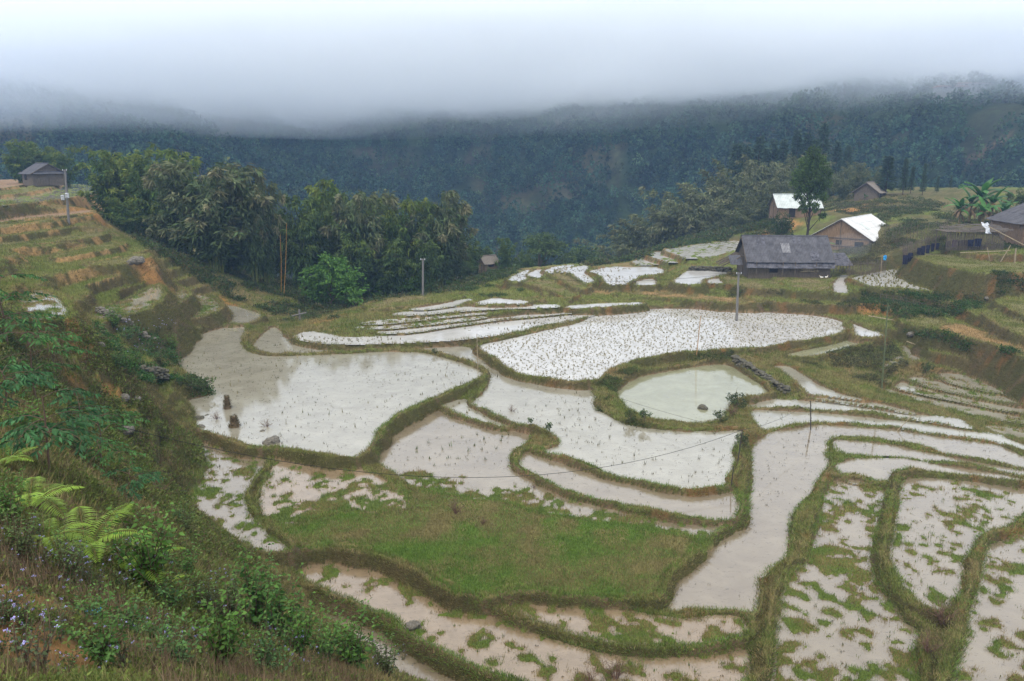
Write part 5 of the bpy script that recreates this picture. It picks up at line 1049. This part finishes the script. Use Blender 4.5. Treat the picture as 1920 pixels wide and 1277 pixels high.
# utility poles
def upole(px, py0, py1, D, lab, r=.13, mat=None, boxes=False, lean=0, arm=True):
    a = at_D(px, py0, D); b = at_D(px + lean, py1, D); zg = gz(a.x, D) if D > 60 else a.z; h = b.z - zg
    root = bpy.data.objects.new('utility_pole', None); COL.objects.link(root); root.location = (a.x, D, zg); tag(root, lab, 'pole', 'utility poles')
    m = MB(); m.bar((0, 0, -.4), (b.x - a.x, 0, h), r, 8, r*.72); m.build('pole', mat or M_conc, root)
    if arm:
        m = MB(); m.bar((b.x - a.x - .28, -.12, h - .15), (b.x - a.x + .28, -.12, h - .15), .035, 6); ar = m.build('cross_arm', M_conc, root)
        for s_ in (-.25, .25): m = MB(); m.bar((b.x - a.x + s_, -.12, h - .12), (b.x - a.x + s_, -.12, h + .05), .04, 6); m.build('insulator', M_white, ar)
    if boxes:
        for s_, zz in ((.42, .52), (-.18, .48)): m = MB(); m.box(s_ - .17, s_ + .17, -.45, -.15, h*zz - .32, h*zz + .32); q = m.build('meter_box', M_white, root); m = MB(); [m.box(s_ - .13, s_ + .13, -.47, -.45, h*zz - .3 + t*.2, h*zz - .2 + t*.2) for t in range(3)]; m.build('slot', M_conc, q)
    return Vector((b.x, D, zg + h))
t1 = upole(127, 404, 318, 106, 'weathered utility pole with white meter boxes on the left terraces', .17, None, True, -5)
t2 = upole(793, 570, 485, 99, 'bare grey utility pole in front of the ravine grove', .16)
t3 = upole(1383, 575, 511, 87, 'grey utility pole on the terrace below the long dark house', .15, lean=2)
t4 = upole(1657, 700, 568, 66, 'slender greenish pole on the high bank at right', .07, mat_plain('green bamboo pole', (.10, .12, .06), .6), lean=8, arm=False)
t5 = Vector(at_D(-40, 290, 100))
def wire(a, b, sag, lab, r=.018, grp='overhead wires'):
    n = 24; P = [a.lerp(b, i/n) - Vector((0, 0, sag*4*(i/n)*(1 - i/n))) for i in range(n+1)]; P = np.array([tuple(p - a) for p in P])
    put('overhead_wire', as_mesh('overhead_wire', tubes([P], [(r, r)], (.03, .03, .03), 4), M_bark), None, lab, 'wire', grp, loc=a)
wire(t1, t2, 2.2, 'wire from the meter-box pole to the bare grey pole', .014)
wire(t2, t3, 1.8, 'wire from the bare grey pole to the terrace pole', .014)
# bamboo stakes in the paddies
def stake(px, py0, py1, D, lab, lean=0, r=.035, mat=None):
    a = at_D(px, py0, D); b = at_D(px + lean, py1, D); m = MB(); m.bar((0, 0, -.4), tuple(b - a), r, 6, r*.7)
    for q in (.3, .55, .8): c = (b - a)*q; m.bar(tuple(c - Vector((0, 0, .015))), tuple(c + Vector((0, 0, .015))), r*1.15, 6)
    m.build('bamboo_stake', mat or M_bam, None, label=lab, cat='stake', group='bamboo stakes', loc=a); return b
M_dkb = mat_plain('dark stake', (.05, .045, .04), .8)
def Dz(py, z): return float(at_z(CX, py, z)[1])
s1 = stake(896, 688, 626, Dz(690, 0), 'pale bamboo stake at the corner of the big left paddy', -2)
s2 = stake(1306, 662, 592, Dz(663, 0), 'reddish bamboo stake on the far pond bank', 8, .04, mat_plain('reddish bamboo', (.35, .2, .09), .7))
s3 = stake(1521, 797, 752, Dz(797, -.8), 'dark straight stake on the bund at the head of the channel', -1, .045, M_dkb)
s4 = stake(1382, 868, 806, Dz(868, -.3), 'dark leaning stake on the narrow bund left of the channel', 10, .04, M_dkb)
s5 = stake(1370, 913, 874, Dz(915, -.5), 'short dark stake at the corner of the narrow paddy', 6, .035, M_dkb)
s6 = stake(1681, 800, 776, Dz(800, -.8), 'slanting pale stick laid on the strips at right', 32, .025)
# rope strung over the paddies
pl = at_D(225, 800, 30)
wire(pl, s4, 2.6, 'long drooping wire crossing over the field from the left slope', .013)
wire(s4, s3, .35, 'thin wire from the leaning stake to the straight stake', .01)
wire(s4 + Vector((0, 0, -.1)), s1, .9, 'thin wire from the leaning stake to the corner stake', .008)
# wooden cross
p = on_ground(562, 598, 92); r_ = bpy.data.objects.new('wooden_cross', None); COL.objects.link(r_); r_.location = p; tag(r_, 'leaning grey wooden cross where the channel enters the fields', 'cross')
m = MB(); m.box(-.1, .1, -.07, .07, -.3, 1.5); m.build('upright', M_conc, r_); m = MB(); m.bar((-.85, -.1, .75), (.85, -.1, 1.15), .09, 6); m.build('crossbar', M_conc, r_)
# rocks, cairns and stone walls
def rock_me(seed, s=(1, .8, .7), n=2, rough=.25, mat=None):
    import bmesh
    bm = bmesh.new(); bmesh.ops.create_icosphere(bm, subdivisions=n + 1, radius=1.); g = random.Random(seed); dirs = [Vector((g.gauss(0, 1), g.gauss(0, 1), g.gauss(0, 1))).normalized() for _ in range(9)]
    for v in bm.verts:
        p = v.co.copy(); k = 1.
        for q in dirs: k = min(k, (.78 + .1*math.sin(q.x*9)) / max(.01, p.normalized().dot(q))) if p.dot(q) > .7 else k
        k += g.uniform(-.1, .1); v.co = Vector((p.x*s[0], p.y*s[1], p.z*s[2]))*k
    me = bpy.data.meshes.new('rock'); bm.to_mesh(me); bm.free(); me.materials.append(mat or M_stone); return me
RK = [rock_me(s, (1, .8, .65)) for s in (1, 2, 3)]; RKD = [rock_me(s, (1, .85, .6), 2, .3, M_lichen) for s in (4, 5)]
for px, py, s_, k, lab in [(238,813,.42,0,'grey boulder with white streaks resting on the left slope'),(232,757,.38,1,'brown stone left of the upper boulder pair'),(256,752,.36,2,'upper round stone with a pale top on the left slope'),(509,835,.6,0,'low grey boulder on the bund of the big paddy'),(492,813,.25,1,'small dark rock in the water by the low boulder'),(374,788,.4,3,'dark rock at the water edge below the left slope'),(388,783,.25,4,'small dark rock beside the edge rock'),(378,804,.35,0,'pale stone at the corner of the left bund'),(258,497,.8,0,'large pale boulder at the end of the spur terraces'),(245,500,.5,1,'smaller boulder beside the large pale one'),(1448,930,.0,0,'x'),(775,1180,.35,2,'pale stone sticking out of the lower bund'),(1280,627,.0,0,'x'),(188,650,.3,1,'orange stone on the left slope'),(70,632,.15,0,'small pale stone high on the left slope'),(290,1053,.25,2,'orange stone among the bushes'),(1706,638,.45,0,'pale broken stones on the bank at right'),(1848,566,.3,1,'white stone on the bank below the gardens'),(1318,770,.5,3,'reddish clod lying in the pond')]:
    if s_ == 0: continue
    me = (RK + RKD)[k]; p = on_ground(px, py); o = put('rock', me, None, lab, 'rock', loc=p + Vector((0, 0, s_*.25))); o.scale = (s_,)*3; o.rotation_euler = (random.uniform(-.2, .2), random.uniform(-.2, .2), random.uniform(0, 6))
def cairn(px, py, h, w, lab, seed, D=None):
    """mud and turf stump: stacked, uneven, with dead grass on top"""
    p = on_ground(px, py, D); g = random.Random(seed); r = bpy.data.objects.new('turf_stump', None); COL.objects.link(r); r.location = (p.x, p.y, PAD['P1'][0]); tag(r, lab, 'turf stump', 'turf stumps in the big paddy')
    m = MB(); P = []
    for i in range(9):
        t = i/8; rr = w*(1 - .62*t**.8)*(1 if i else 1.15); P.append([(rr*math.cos(j/14*6.283)*(1 + .18*g.uniform(-1, 1)), rr*math.sin(j/14*6.283)*(1 + .18*g.uniform(-1, 1)), -.1 + h*t + .03*g.uniform(-1, 1)) for j in range(14)])
    for q in P: q.append(q[0])
    m.grid(P, .0); n = len(m.v)//2; m.v = m.v[:n]; m.f = [f for f in m.f if max(f) < n]; m.f.append(tuple(n - 15 + j for j in range(14))); m.build('mud_core', mat_plain('stump mud', (.13, .095, .055), .95, 5, .5, 1., 12), r)
    k = 260; q = np.stack([np.full(k, 0.), np.zeros(k), np.zeros(k)], 1); t = rng.random(k); a = rng.uniform(0, 6.28, k); rr = w*(1 - .62*t**.8); q = np.stack([rr*np.cos(a), rr*np.sin(a), h*t], 1)
    V_, F_, C_ = tufts(q, 4, .16, .022, 1., np.tile([.12, .1, .05], (k, 1)), np.stack([np.cos(a), np.sin(a), 0*a - .3], 1)*.7, .03)
    put('dead_grass', mesh_np('dead_grass', V_, F_, M_grass, C_), r)
cairn(427, 770, 1.0, .3, 'taller dark turf stump standing in the big paddy', 1); cairn(440, 805, .8, .4, 'lower broader turf stump standing in the big paddy', 2)
def stone_wall(pts, h, w, lab, seed, n, dark=False, r0=.17):
    """rubble wall laid course on course along pts, one mesh"""
    g = random.Random(seed); root = Vector(pts[0]); V, Fq = [], []; src = RKD[0] if dark else RK[0]; sv = np.array([v.co[:] for v in src.vertices]); sf = np.array([p.vertices[:] for p in src.polygons]); seg = [(Vector(a), Vector(b)) for a, b in zip(pts[:-1], pts[1:])]; L_ = [(b - a).length for a, b in seg]
    for k in range(n):
        s = g.uniform(0, sum(L_)); i = 0
        while s > L_[i]: s -= L_[i]; i += 1
        a, b = seg[i]; q = a.lerp(b, s/L_[i]); rr = r0*g.uniform(.6, 1.35); ang = g.uniform(0, 6.28); c, s_ = math.cos(ang), math.sin(ang); hh = g.uniform(0, h); wv = g.uniform(-w, w)*(1 - .4*hh/h)
        d = (b - a).normalized(); q = q + Vector((-d.y, d.x, 0))*wv
        m_ = sv*rr; m_ = np.stack([m_[:, 0]*c - m_[:, 1]*s_, m_[:, 0]*s_ + m_[:, 1]*c, m_[:, 2]], 1); V.append(m_ + np.array(q - root) + [0, 0, hh]); Fq.append(sf + k*len(sv))
    me = mesh_np('stone_wall', np.concatenate(V), np.concatenate(Fq), M_lichen if dark else M_stone); put('stone_wall', me, None, lab, 'stone wall', loc=root)
wp = [on_ground(px, py) for px, py in [(1378,676),(1400,690),(1425,706),(1450,724),(1478,738)]]
stone_wall([tuple(p - Vector((0, 0, .35))) for p in wp], .8, .38, 'lichened stone wall at the right end of the pond', 5, 560, True, .19)
wp = [on_ground(px, py) for px, py in [(185,588),(215,596),(245,612),(262,630),(285,640),(296,645)]]
stone_wall([tuple(p) for p in wp], .4, .3, 'thin line of pale stones edging the upper left terrace', 6, 170)
wp = [on_ground(px, py) for px, py in [(268,708),(290,712),(312,712)]]
stone_wall([tuple(p) for p in wp], .8, .4, 'short heap of dark stones in the bushes left of the big paddy', 7, 130, True, .2)
wp = [on_ground(px, py, D) for px, py, D in [(1292,492,112),(1330,492,112),(1372,496,110)]]
stone_wall([tuple(p) for p in wp], .7, .3, 'low dark dry-stone wall left of the long dark house', 8, 260, True, .2)
# poles propped over the garden at right
def beam(a, b, lab, r=.05): 
    a, b = at_D(*a), at_D(*b); m = MB(); m.bar((0, 0, 0), tuple(b - a), r, 6); m.build('propped_pole', M_bam, None, label=lab, cat='pole', group='bamboo poles propped in the garden', loc=a)
beam((1854,425,100), (1925,462,96), 'long pale pole slanting down from the white sheet'); beam((1800,474,98), (1895,470,96), 'horizontal pale pole over the garden'); beam((1876,491,97), (1895,460,97), 'pole leaning right in the garden'); beam((1856,489,97.5), (1851,464,97.5), 'short upright stick left in the garden'); beam((1902,495,96), (1905,466,96), 'thick upright post right in the garden', .09); beam((1628,592,86), (1740,612,84), 'fallen pole lying along the foot of the bushy bank', .06); beam((1700,640,78),(1925,722,68), 'long curved pole lying on the lower grassy terrace', .05)
# far buildings half lost in the cloud
def far_b(px, py, wpx, hpx, lab, roofc):
    q = hill_hit(px, py); D = q[1]; w_ = wpx/F*D; h_ = hpx/F*D; r = bpy.data.objects.new('far_building', None); COL.objects.link(r); r.location = (q[0], D - 6, q[2] + 1.8); tag(r, lab, 'building', 'buildings fading into the cloud')
    m = MB(); m.box(-w_/2, w_/2, -4, 4, -9, h_*.6); m.build('wall', mat_plain('pale render', (.4, .4, .39), .8), r)
    m = MB(); e_ = w_/2 + .6; m.v += [(-e_,-4.8,h_*.6),(e_,-4.8,h_*.6),(e_,4.8,h_*.6),(-e_,4.8,h_*.6),(-e_*.94,0,h_),(e_*.94,0,h_)]; m.f += [(0,1,5,4),(1,2,5),(2,3,4,5),(3,0,4),(3,2,1,0)]; m.build('roof', mat_plain('far roof', roofc, .8), r)
    for k in range(int(w_/3)):
        m = MB(); x = -w_/2 + 1.5 + k*3; m.box(x - .6, x + .6, -4.06, -4.0, h_*.15, h_*.45); m.build('window', M_dark, r)
far_b(1768, 178, 46, 7, 'long white building with reddish roof on the misty hilltop', (.35, .18, .14)); far_b(1805, 172, 44, 7, 'upper white building behind the long one on the misty hilltop', (.35, .2, .16)); far_b(1575, 168, 20, 6, 'faint pale building left on the misty ridge', (.4, .4, .42))
# smoke behind the long house
import bmesh
bm = bmesh.new(); bmesh.ops.create_icosphere(bm, subdivisions=3, radius=1.)
for v in bm.verts: v.co *= 1 + .18*math.sin(v.co.x*5 + 1)*math.cos(v.co.z*4); v.co = Vector((v.co.x*3.6 + v.co.z*1.2, v.co.y*1.6, v.co.z*1.9))
me = bpy.data.meshes.new('smoke'); bm.to_mesh(me); bm.free(); me.materials.append(vol('smoke', .03, (.75, .85, 1.)))
put('smoke', me, kind='stuff', label='thin blue wood smoke drifting right of the long dark house', cat='smoke', loc=at_D(1592, 462, 112) + Vector((0, 0, 0)))
# ------------------------------------------------------------------ foreground slope: ground cover
fg = ~ins & (Yv < 48) & infov & (X < .02*Yv + 3) & (Z > -.2)
fgm = fg & (sdist(np.stack([np.clip(pxv, -300, 2200), np.clip(pyv, -300, 2200)], 1), np.array([(-80,560),(120,600),(260,640),(360,740),(380,860),(340,950),(430,1020),(560,1070),(700,1190),(900,1300),(900,1345),(-80,1345)], float)) < 0)
earth = np.zeros(len(X))
for px, py, r in [(0,1120,.9),(60,1200,.7),(150,1240,.5),(30,1230,.7),(200,740,1.5),(230,930,1.2)]:
    p = on_ground(px, py); earth = np.maximum(earth, ss(r, r*.6, np.hypot(X - p.x, Yv - p.y) + (nB - .5)*r))
fi = np.nonzero(fgm)[0]
def wsel(n, pw=1.0, keep=None):
    w_ = (1 - earth[fi]*.93)*(keep[fi] if keep is not None else 1); w_ = w_/w_.sum(); return rng.choice(fi, n, p=w_)
sc_ = lambda i: np.clip((Yv[i]/9)**.6, .55, 2.6)
kind_n = fbm(X, Yv, 1.7, 3, 120); k2 = fbm(X, Yv, .8, 3, 121)
i = wsel(36000, keep=.15 + ss(.42, .6, kind_n)); t = rng.random(len(i))
col = mixc(np.tile([.075, .115, .024], (len(i), 1)), [.15, .175, .04], t*.8); col = mixc(col, [.10, .075, .04], (rng.random(len(i)) < .18)*.8); s_i = sc_(i)
n_, k_ = len(i), 11; P = vpos(i, .9); w = unit(n_*k_); w[:, 2] = np.abs(w[:, 2]); Q = np.repeat(P, k_, 0) + w*(np.repeat(.12*s_i, k_)*rng.uniform(.2, 1.3, n_*k_))[:, None]
lv = leaves(Q, w + unit(n_*k_)*.8 + [0, 0, .3], np.repeat(.055*s_i, k_)*rng.uniform(.5, 1.5, n_*k_), np.repeat(.032*s_i, k_), np.repeat(col, k_, 0), .1, vary=.4)
put('ground_cover', mesh_np('ground_cover', lv[0], lv[1], M_leaf, lv[2]), label='small leafy weeds matting the near slope', cat='weeds', kind='stuff')
i = wsel(42000); col = mixc(np.tile([.12, .145, .04], (len(i), 1)), [.24, .185, .095], ss(.4, .6, k2[i] + (rng.random(len(i)) - .5)*.3)); s_i = sc_(i)
put('slope_grass', mesh_np('slope_grass', *(lambda a: (a[0], a[1], M_grass, a[2]))(tufts(vpos(i), 6, .13*s_i*rng.uniform(.4, 1.5, len(i)), .009*s_i, 1.2, col, None, .06))), label='thin green and straw grass over the near slope', cat='grass', kind='stuff')
i = wsel(9500, keep=ss(.46, .6, k2)); s_i = sc_(i); col = mixc(np.tile([.22, .165, .10], (len(i), 1)), [.11, .07, .05], rng.random(len(i)))
put('dead_stems', mesh_np('dead_stems', *(lambda a: (a[0], a[1], M_grass, a[2]))(tufts(vpos(i), 5, .34*s_i**.7*rng.uniform(.4, 1.4, len(i)), .008*s_i, .7, col, None, .07))), label='dry brown stems standing among the weeds of the near slope', cat='weeds', kind='stuff')
# dark thicket patches on the upper part of the near slope
i = in_px([(170,585),(270,600),(350,680),(345,700),(250,690),(190,640)]); 
# ------------------------------------------------------------------ foreground plants
def fern(seed, L_=1.25, n=8, lean=None):
    global rng; keep_ = rng; rng = np.random.default_rng(seed); VP, VD, VL, VW, CC, lines, rads = [], [], [], [], [], [], []
    for f in range(n):
        a = f*6.283/n + rng.uniform(-.3, .3); o = np.array([math.cos(a), math.sin(a), 0]); sd = np.array([-o[1], o[0], 0]); l = L_*rng.uniform(.7, 1.15); t = np.linspace(0, 1, 26); el = rng.uniform(.8, 1.25) - t*rng.uniform(1.3, 2.1)
        r = np.concatenate([[0], np.cumsum(np.cos(el))[:-1]])/26*l; z = np.concatenate([[0], np.cumsum(np.sin(el))[:-1]])/26*l; P = o*r[:, None] + np.array([0, 0, 1.])*z[:, None]
        lines.append(P); rads.append((.006, .002)); T = o*np.cos(el)[:, None] + np.array([0, 0, 1.])*np.sin(el)[:, None]
        tt = np.linspace(.12, .99, 30); Pq = np.stack([np.interp(tt, t, P[:, k]) for k in range(3)], 1); Tq = np.stack([np.interp(tt, t, T[:, k]) for k in range(3)], 1)
        pl_ = l*.2*np.sin(np.clip(tt*1.02, 0, 1)*math.pi*.93 + .12)**.8 + .01; c = np.array([.17, .27, .035])*rng.uniform(.6, 1.2)
        for s_ in (-1, 1): VP.append(Pq); VD.append(sd*s_ + Tq*.35 + [0, 0, -.12] + rng.normal(size=Pq.shape)*.04); VL.append(pl_); VW.append(np.full(30, l*.017)); CC.append(np.tile(c, (30, 1)))
    VP = np.concatenate(VP); VD = np.concatenate(VD); VL = np.concatenate(VL); VW = np.concatenate(VW); CC = np.concatenate(CC)
    n_ = len(VP); VD /= np.linalg.norm(VD, axis=1, keepdims=True); upv = np.array([0, 0, 1.]); s = np.cross(VD, upv); s /= np.linalg.norm(s, axis=1, keepdims=True); tip = VP + VD*VL[:, None] - np.array([0, 0, 1])*(VL*.18)[:, None]; mid = VP + VD*(VL*.5)[:, None]
    V = np.stack([VP, mid - s*VW[:, None]*.7, tip, mid + s*VW[:, None]*.7], 1).reshape(-1, 3)
    out = {'fronds': as_mesh('fronds', (V, np.arange(4*n_).reshape(n_, 4), np.repeat(CC, 4, 0)*rng.uniform(.85, 1.15, (4*n_, 1))), M_leaf), 'stems': as_mesh('stems', tubes(lines, rads, (.16, .13, .04), 4), M_bark)}
    rng = keep_; return out
def leafy(seed, h=1., ns=14, spread=.5, ll=.08, lw=.5, col=(.05, .13, .03), pairs=9, top=.3, flower=0, stemc=(.10, .07, .045), young=(.10, .20, .04)):
    """weed or shrub of upright stems carrying leaf pairs, denser to the top"""
    global rng; keep_ = rng; rng = np.random.default_rng(seed); lines, rads, LP, LD, LL, LC, FP = [], [], [], [], [], [], []
    for s_ in range(ns):
        a = rng.uniform(0, 6.28); o = np.array([math.cos(a), math.sin(a), 0]); hh = h*rng.uniform(.55, 1.05); sp_ = spread*rng.uniform(.1, 1); t = np.linspace(0, 1, 6); w_ = rng.normal(size=3)*.06*h
        P = o*(sp_*(t**1.3))[:, None] + np.array([0, 0, 1])*(hh*t)[:, None] + w_*np.sin(t*3)[:, None]; lines.append(P); rads.append((.006*h + .003, .002))
        tt = np.repeat(np.linspace(top, 1, pairs), 2); Q = np.stack([np.interp(tt, t, P[:, k]) for k in range(3)], 1); b = rng.uniform(0, 6.28) + np.arange(len(tt))*math.pi + np.repeat(np.arange(pairs), 2)*1.57
        LP.append(Q); LD.append(np.stack([np.cos(b), np.sin(b), rng.uniform(-.3, .5, len(b))], 1)); LL.append(ll*(1.15 - .55*tt)*rng.uniform(.7, 1.3, len(tt))); LC.append(mixc(np.tile(np.array(col)*rng.uniform(.7, 1.3), (len(tt), 1)), young, (tt > .85)*.7)); FP.append(P[-1])
    LP = np.concatenate(LP); LL = np.concatenate(LL); fo = leaves(LP, np.concatenate(LD), LL, LL*lw, np.concatenate(LC), .25)
    out = {'stems': as_mesh('stems', tubes(lines, rads, stemc, 4), M_bark), 'leaves': as_mesh('leaves', fo, M_leaf)}
    if flower:
        F_ = np.array(FP)[:flower]; q = np.repeat(F_, 18, 0) + rng.normal(size=(len(F_)*18, 3))*[.009, .009, .005]
        out['flower_heads'] = as_mesh('flower_heads', leaves(q, unit(len(q)) + [0, 0, .8], .010, .009, (.42, .38, .72), 0, vary=.2), M_leaf)
    rng = keep_; return out
def sapling(seed, h=1.8, nb=12, ll=.15, col=(.035, .10, .035), lw=.36):
    global rng; keep_ = rng; rng = np.random.default_rng(seed); stem = np.array([[0, 0, -.1], [.05, 0, h*.4], [.02, .06, h*.75], [.1, 0, h]]); lines, rads, LP, LD, LC = [stem], [(.03, .01)], [], [], []
    for b in range(nb):
        t0 = rng.uniform(.3, 1); st = np.array([np.interp(t0, [0, .4, .75, 1], stem[:, k]) for k in range(3)]); a = b*2.4; o = np.array([math.cos(a), math.sin(a), 0]); L_ = h*rng.uniform(.35, .62); t = np.linspace(0, 1, 8)
        P = st + o*(L_*t)[:, None] + np.array([0, 0, 1])*(L_*(.45*t - .5*t**2))[:, None]; lines.append(P); rads.append((.011, .003))
        for sb in range(5):
            ts = .3 + .16*sb; q0 = np.array([np.interp(ts, t, P[:, k]) for k in range(3)]); sd = np.array([-o[1], o[0], 0])*(1 if sb % 2 else -1)*.8 + o*.7; sd /= np.linalg.norm(sd); l2 = L_*.42; m_ = 7; tt = np.linspace(.2, 1, m_); Q = q0 + sd*(l2*tt)[:, None] - np.array([0, 0, 1])*(.25*l2*tt**2)[:, None]; lines.append(np.array([q0, Q[3], Q[-1]])); rads.append((.004, .002))
            for sg in (-1, 1): cr_ = np.cross(sd, [0, 0, 1.])*sg; LP.append(Q); LD.append(np.tile(cr_*.7 + sd*.6 + [0, 0, -.45], (m_, 1)) + rng.normal(size=(m_, 3))*.15); LC.append(np.tile(np.array(col)*rng.uniform(.7, 1.5), (m_, 1)))
    LP = np.concatenate(LP); fo = leaves(LP, np.concatenate(LD), ll*rng.uniform(.7, 1.2, len(LP)), ll*lw, np.concatenate(LC), .2); out = {'trunk': as_mesh('trunk', tubes(lines, rads, (.10, .07, .05), 5), M_bark), 'leaves': as_mesh('leaves', fo, M_leaf)}; rng = keep_; return out
FE = [fern(51), fern(52, 1.3, 7), fern(53, .9, 7)]
for px, py, s, k, rz, lab in [(60,965,.8,0,.4,'large bright fern spreading its fronds at the left edge'),(165,1055,.85,1,1.2,'bright fern with fronds hanging below the large one'),(10,890,.7,1,2.,'upper fern partly hidden by broad dark leaves'),(95,1035,.8,2,2.6,'small fern under the drooping fronds'),(255,1075,.75,0,.2,'yellowish fern right of the hanging fronds'),(320,1105,.5,2,1.,'little pale fern isolated among the flowers'),(200,985,.7,2,.7,'half-dry fern in the shade of the sapling')]:
    plant('fern', FE[k], on_ground(px, py) + Vector((0, 0, .1)), s, rz, lab, 'fern', 'ferns on the near slope')
SA = [sapling(61), sapling(62, 1.5, 10), sapling(63, 1.9, 14, .13, (.045, .12, .03))]
for px, py, s, k, lab in [(95,905,1.,0,'sapling with broad drooping dark leaves above the large fern'),(195,900,1.05,2,'sapling reaching right with leaf sprays over the slope'),(20,800,1.1,1,'dark sapling at the left edge above the ferns'),(250,960,.75,1,'low leafy sapling beside the bare earth'),(70,760,1.4,2,'fine-leaved sapling high on the left slope'),(15,660,1.9,2,'thin tree at the left edge below the spur terraces'),(160,830,1.,0,'bushy sapling in the middle of the left slope')]:
    plant('sapling', SA[k], on_ground(px, py), s, random.uniform(0, 6), lab, 'sapling', 'young trees on the near slope')
LF = [leafy(71, 1.3, 30, .6, .12, .55, (.065, .145, .025)), leafy(72, 1.6, 26, .5, .14, .6, (.06, .145, .03)), leafy(73, 1., 28, .65, .1, .55, (.07, .15, .035)), leafy(74, .75, 34, .65, .085, .6, (.06, .13, .04), 8), leafy(75, 1.2, 28, .55, .1, .5, (.08, .11, .04))]
for px, py, s, k, lab in [(285,1110,1.,0,'green leafy bush right of the hanging fern'),(345,1095,.9,2,'leafy bush between the hanging fern and the left channel'),(320,1150,.8,3,'low round-leaved bush under the little pale fern'),(480,1195,1.05,1,'tall leafy bush with dark stems before the flooded strip'),(435,1185,.9,4,'dark-stemmed bush left of the tall leafy one'),(530,1215,1.,1,'leafy bush with big bright leaves at the foot of the slope'),(385,1165,.7,4,'brownish bush in the middle of the near slope'),(560,1240,.9,0,'bush right of the big bright-leaved one'),(610,1255,1.1,2,'green bush by the lowest flooded strip'),(665,1270,1.2,0,'broad green bush at the bottom edge near the lowest strip'),(720,1285,1.1,4,'rightmost bush at the bottom edge of the slope'),(235,1200,.7,3,'round-leaved low bush in front of the dead grass'),(300,1225,.7,3,'second low bush in front of the dead grass'),(170,1180,.6,3,'low bush beside the orange earth'),(200,1260,.6,2,'bush at the bottom edge right of the orange earth'),(330,1265,.75,3,'bush at the bottom edge in the middle of the slope'),(420,1262,.8,0,'green bush at the bottom edge below the tall leafy one'),(500,1270,.9,3,'round-leaved bush at the bottom edge'),(40,1060,.6,4,'dark bush under the large fern at the left edge'),(330,985,.9,3,'bluish green bush at the head of the left channel'),(350,1010,.9,4,'dull green bush below the bluish one'),(265,905,.7,2,'light green bush on the terrace edge'),(290,885,.9,4,'purplish bush on the terrace edge'),(215,690,1.4,3,'bright green bush above the stone heap'),(250,700,1.3,0,'second bright green bush above the stone heap'),(240,640,1.7,3,'green thicket plant under the thin stone line'),(215,620,1.6,0,'dark green thicket plant at the upper end of the stone line'),(300,690,1.4,4,'flowering dark bush above the water edge'),(325,665,1.4,0,'bush at the brown shallow corner of the big paddy'),(150,870,.9,4,'dark bush between the saplings'),(60,840,.9,0,'green bush behind the upper fern'),(130,1100,.6,4,'dusky bush below the hanging ferns'),(20,1000,.6,0,'small leafy bush left of the large fern')]:
    plant('leafy_bush', LF[k], on_ground(px, py), s, random.uniform(0, 6), lab, 'bush', 'leafy bushes on the near slope')
FW = [leafy(81, .45, 9, .3, .045, .6, (.06, .11, .035), 6, .2, 4), leafy(82, .5, 8, .25, .045, .6, (.07, .10, .045), 6, .2, 3, (.12, .08, .06)), leafy(83, .4, 10, .3, .04, .6, (.055, .10, .035), 5, .2, 5)]
gr_ = random.Random(9)
for zx0, zx1, zy0, zy1, n, desc in [(0,110,1015,1090,11,'lilac-flowered weed below the large fern at the left edge'),(110,330,1060,1130,24,'lilac-flowered weed in the drift below the hanging ferns'),(330,440,1100,1180,8,'lilac-flowered weed among the dry stems of the middle slope'),(0,130,1150,1277,15,'lilac-flowered weed growing on the orange earth in the corner'),(140,330,1190,1277,12,'lilac-flowered weed at the bottom edge left of the middle'),(330,560,1200,1277,12,'lilac-flowered weed at the bottom edge under the tall leafy bush'),(560,780,1215,1277,9,'lilac-flowered weed beside the lowest flooded strip'),(220,330,620,700,10,'lilac-flowered weed in the thicket above the big paddy')]:
    for _ in range(n):
        px, py = gr_.uniform(zx0, zx1), gr_.uniform(zy0, zy1); p = on_ground(px, py); far_ = 1.3 if py < 800 else 1.
        plant('flowering_weed', FW[gr_.randrange(3)], p, gr_.uniform(.7, 1.2)*max(.8, (p.y/11)**.5)*far_, gr_.uniform(0, 6), desc, 'flowering weed', desc.replace('weed', 'weeds'))
# scrap of blue on the slope
p = on_ground(167, 1161); m = MB(); m.grid([[(.07*i - .1, .05*j + .01*math.sin(i*3), .02*math.sin(i*2 + j) + .06) for j in range(3)] for i in range(4)], .005); m.build('blue_scrap', M_blue, None, label='scrap of blue plastic caught in the weeds', cat='litter', loc=p)
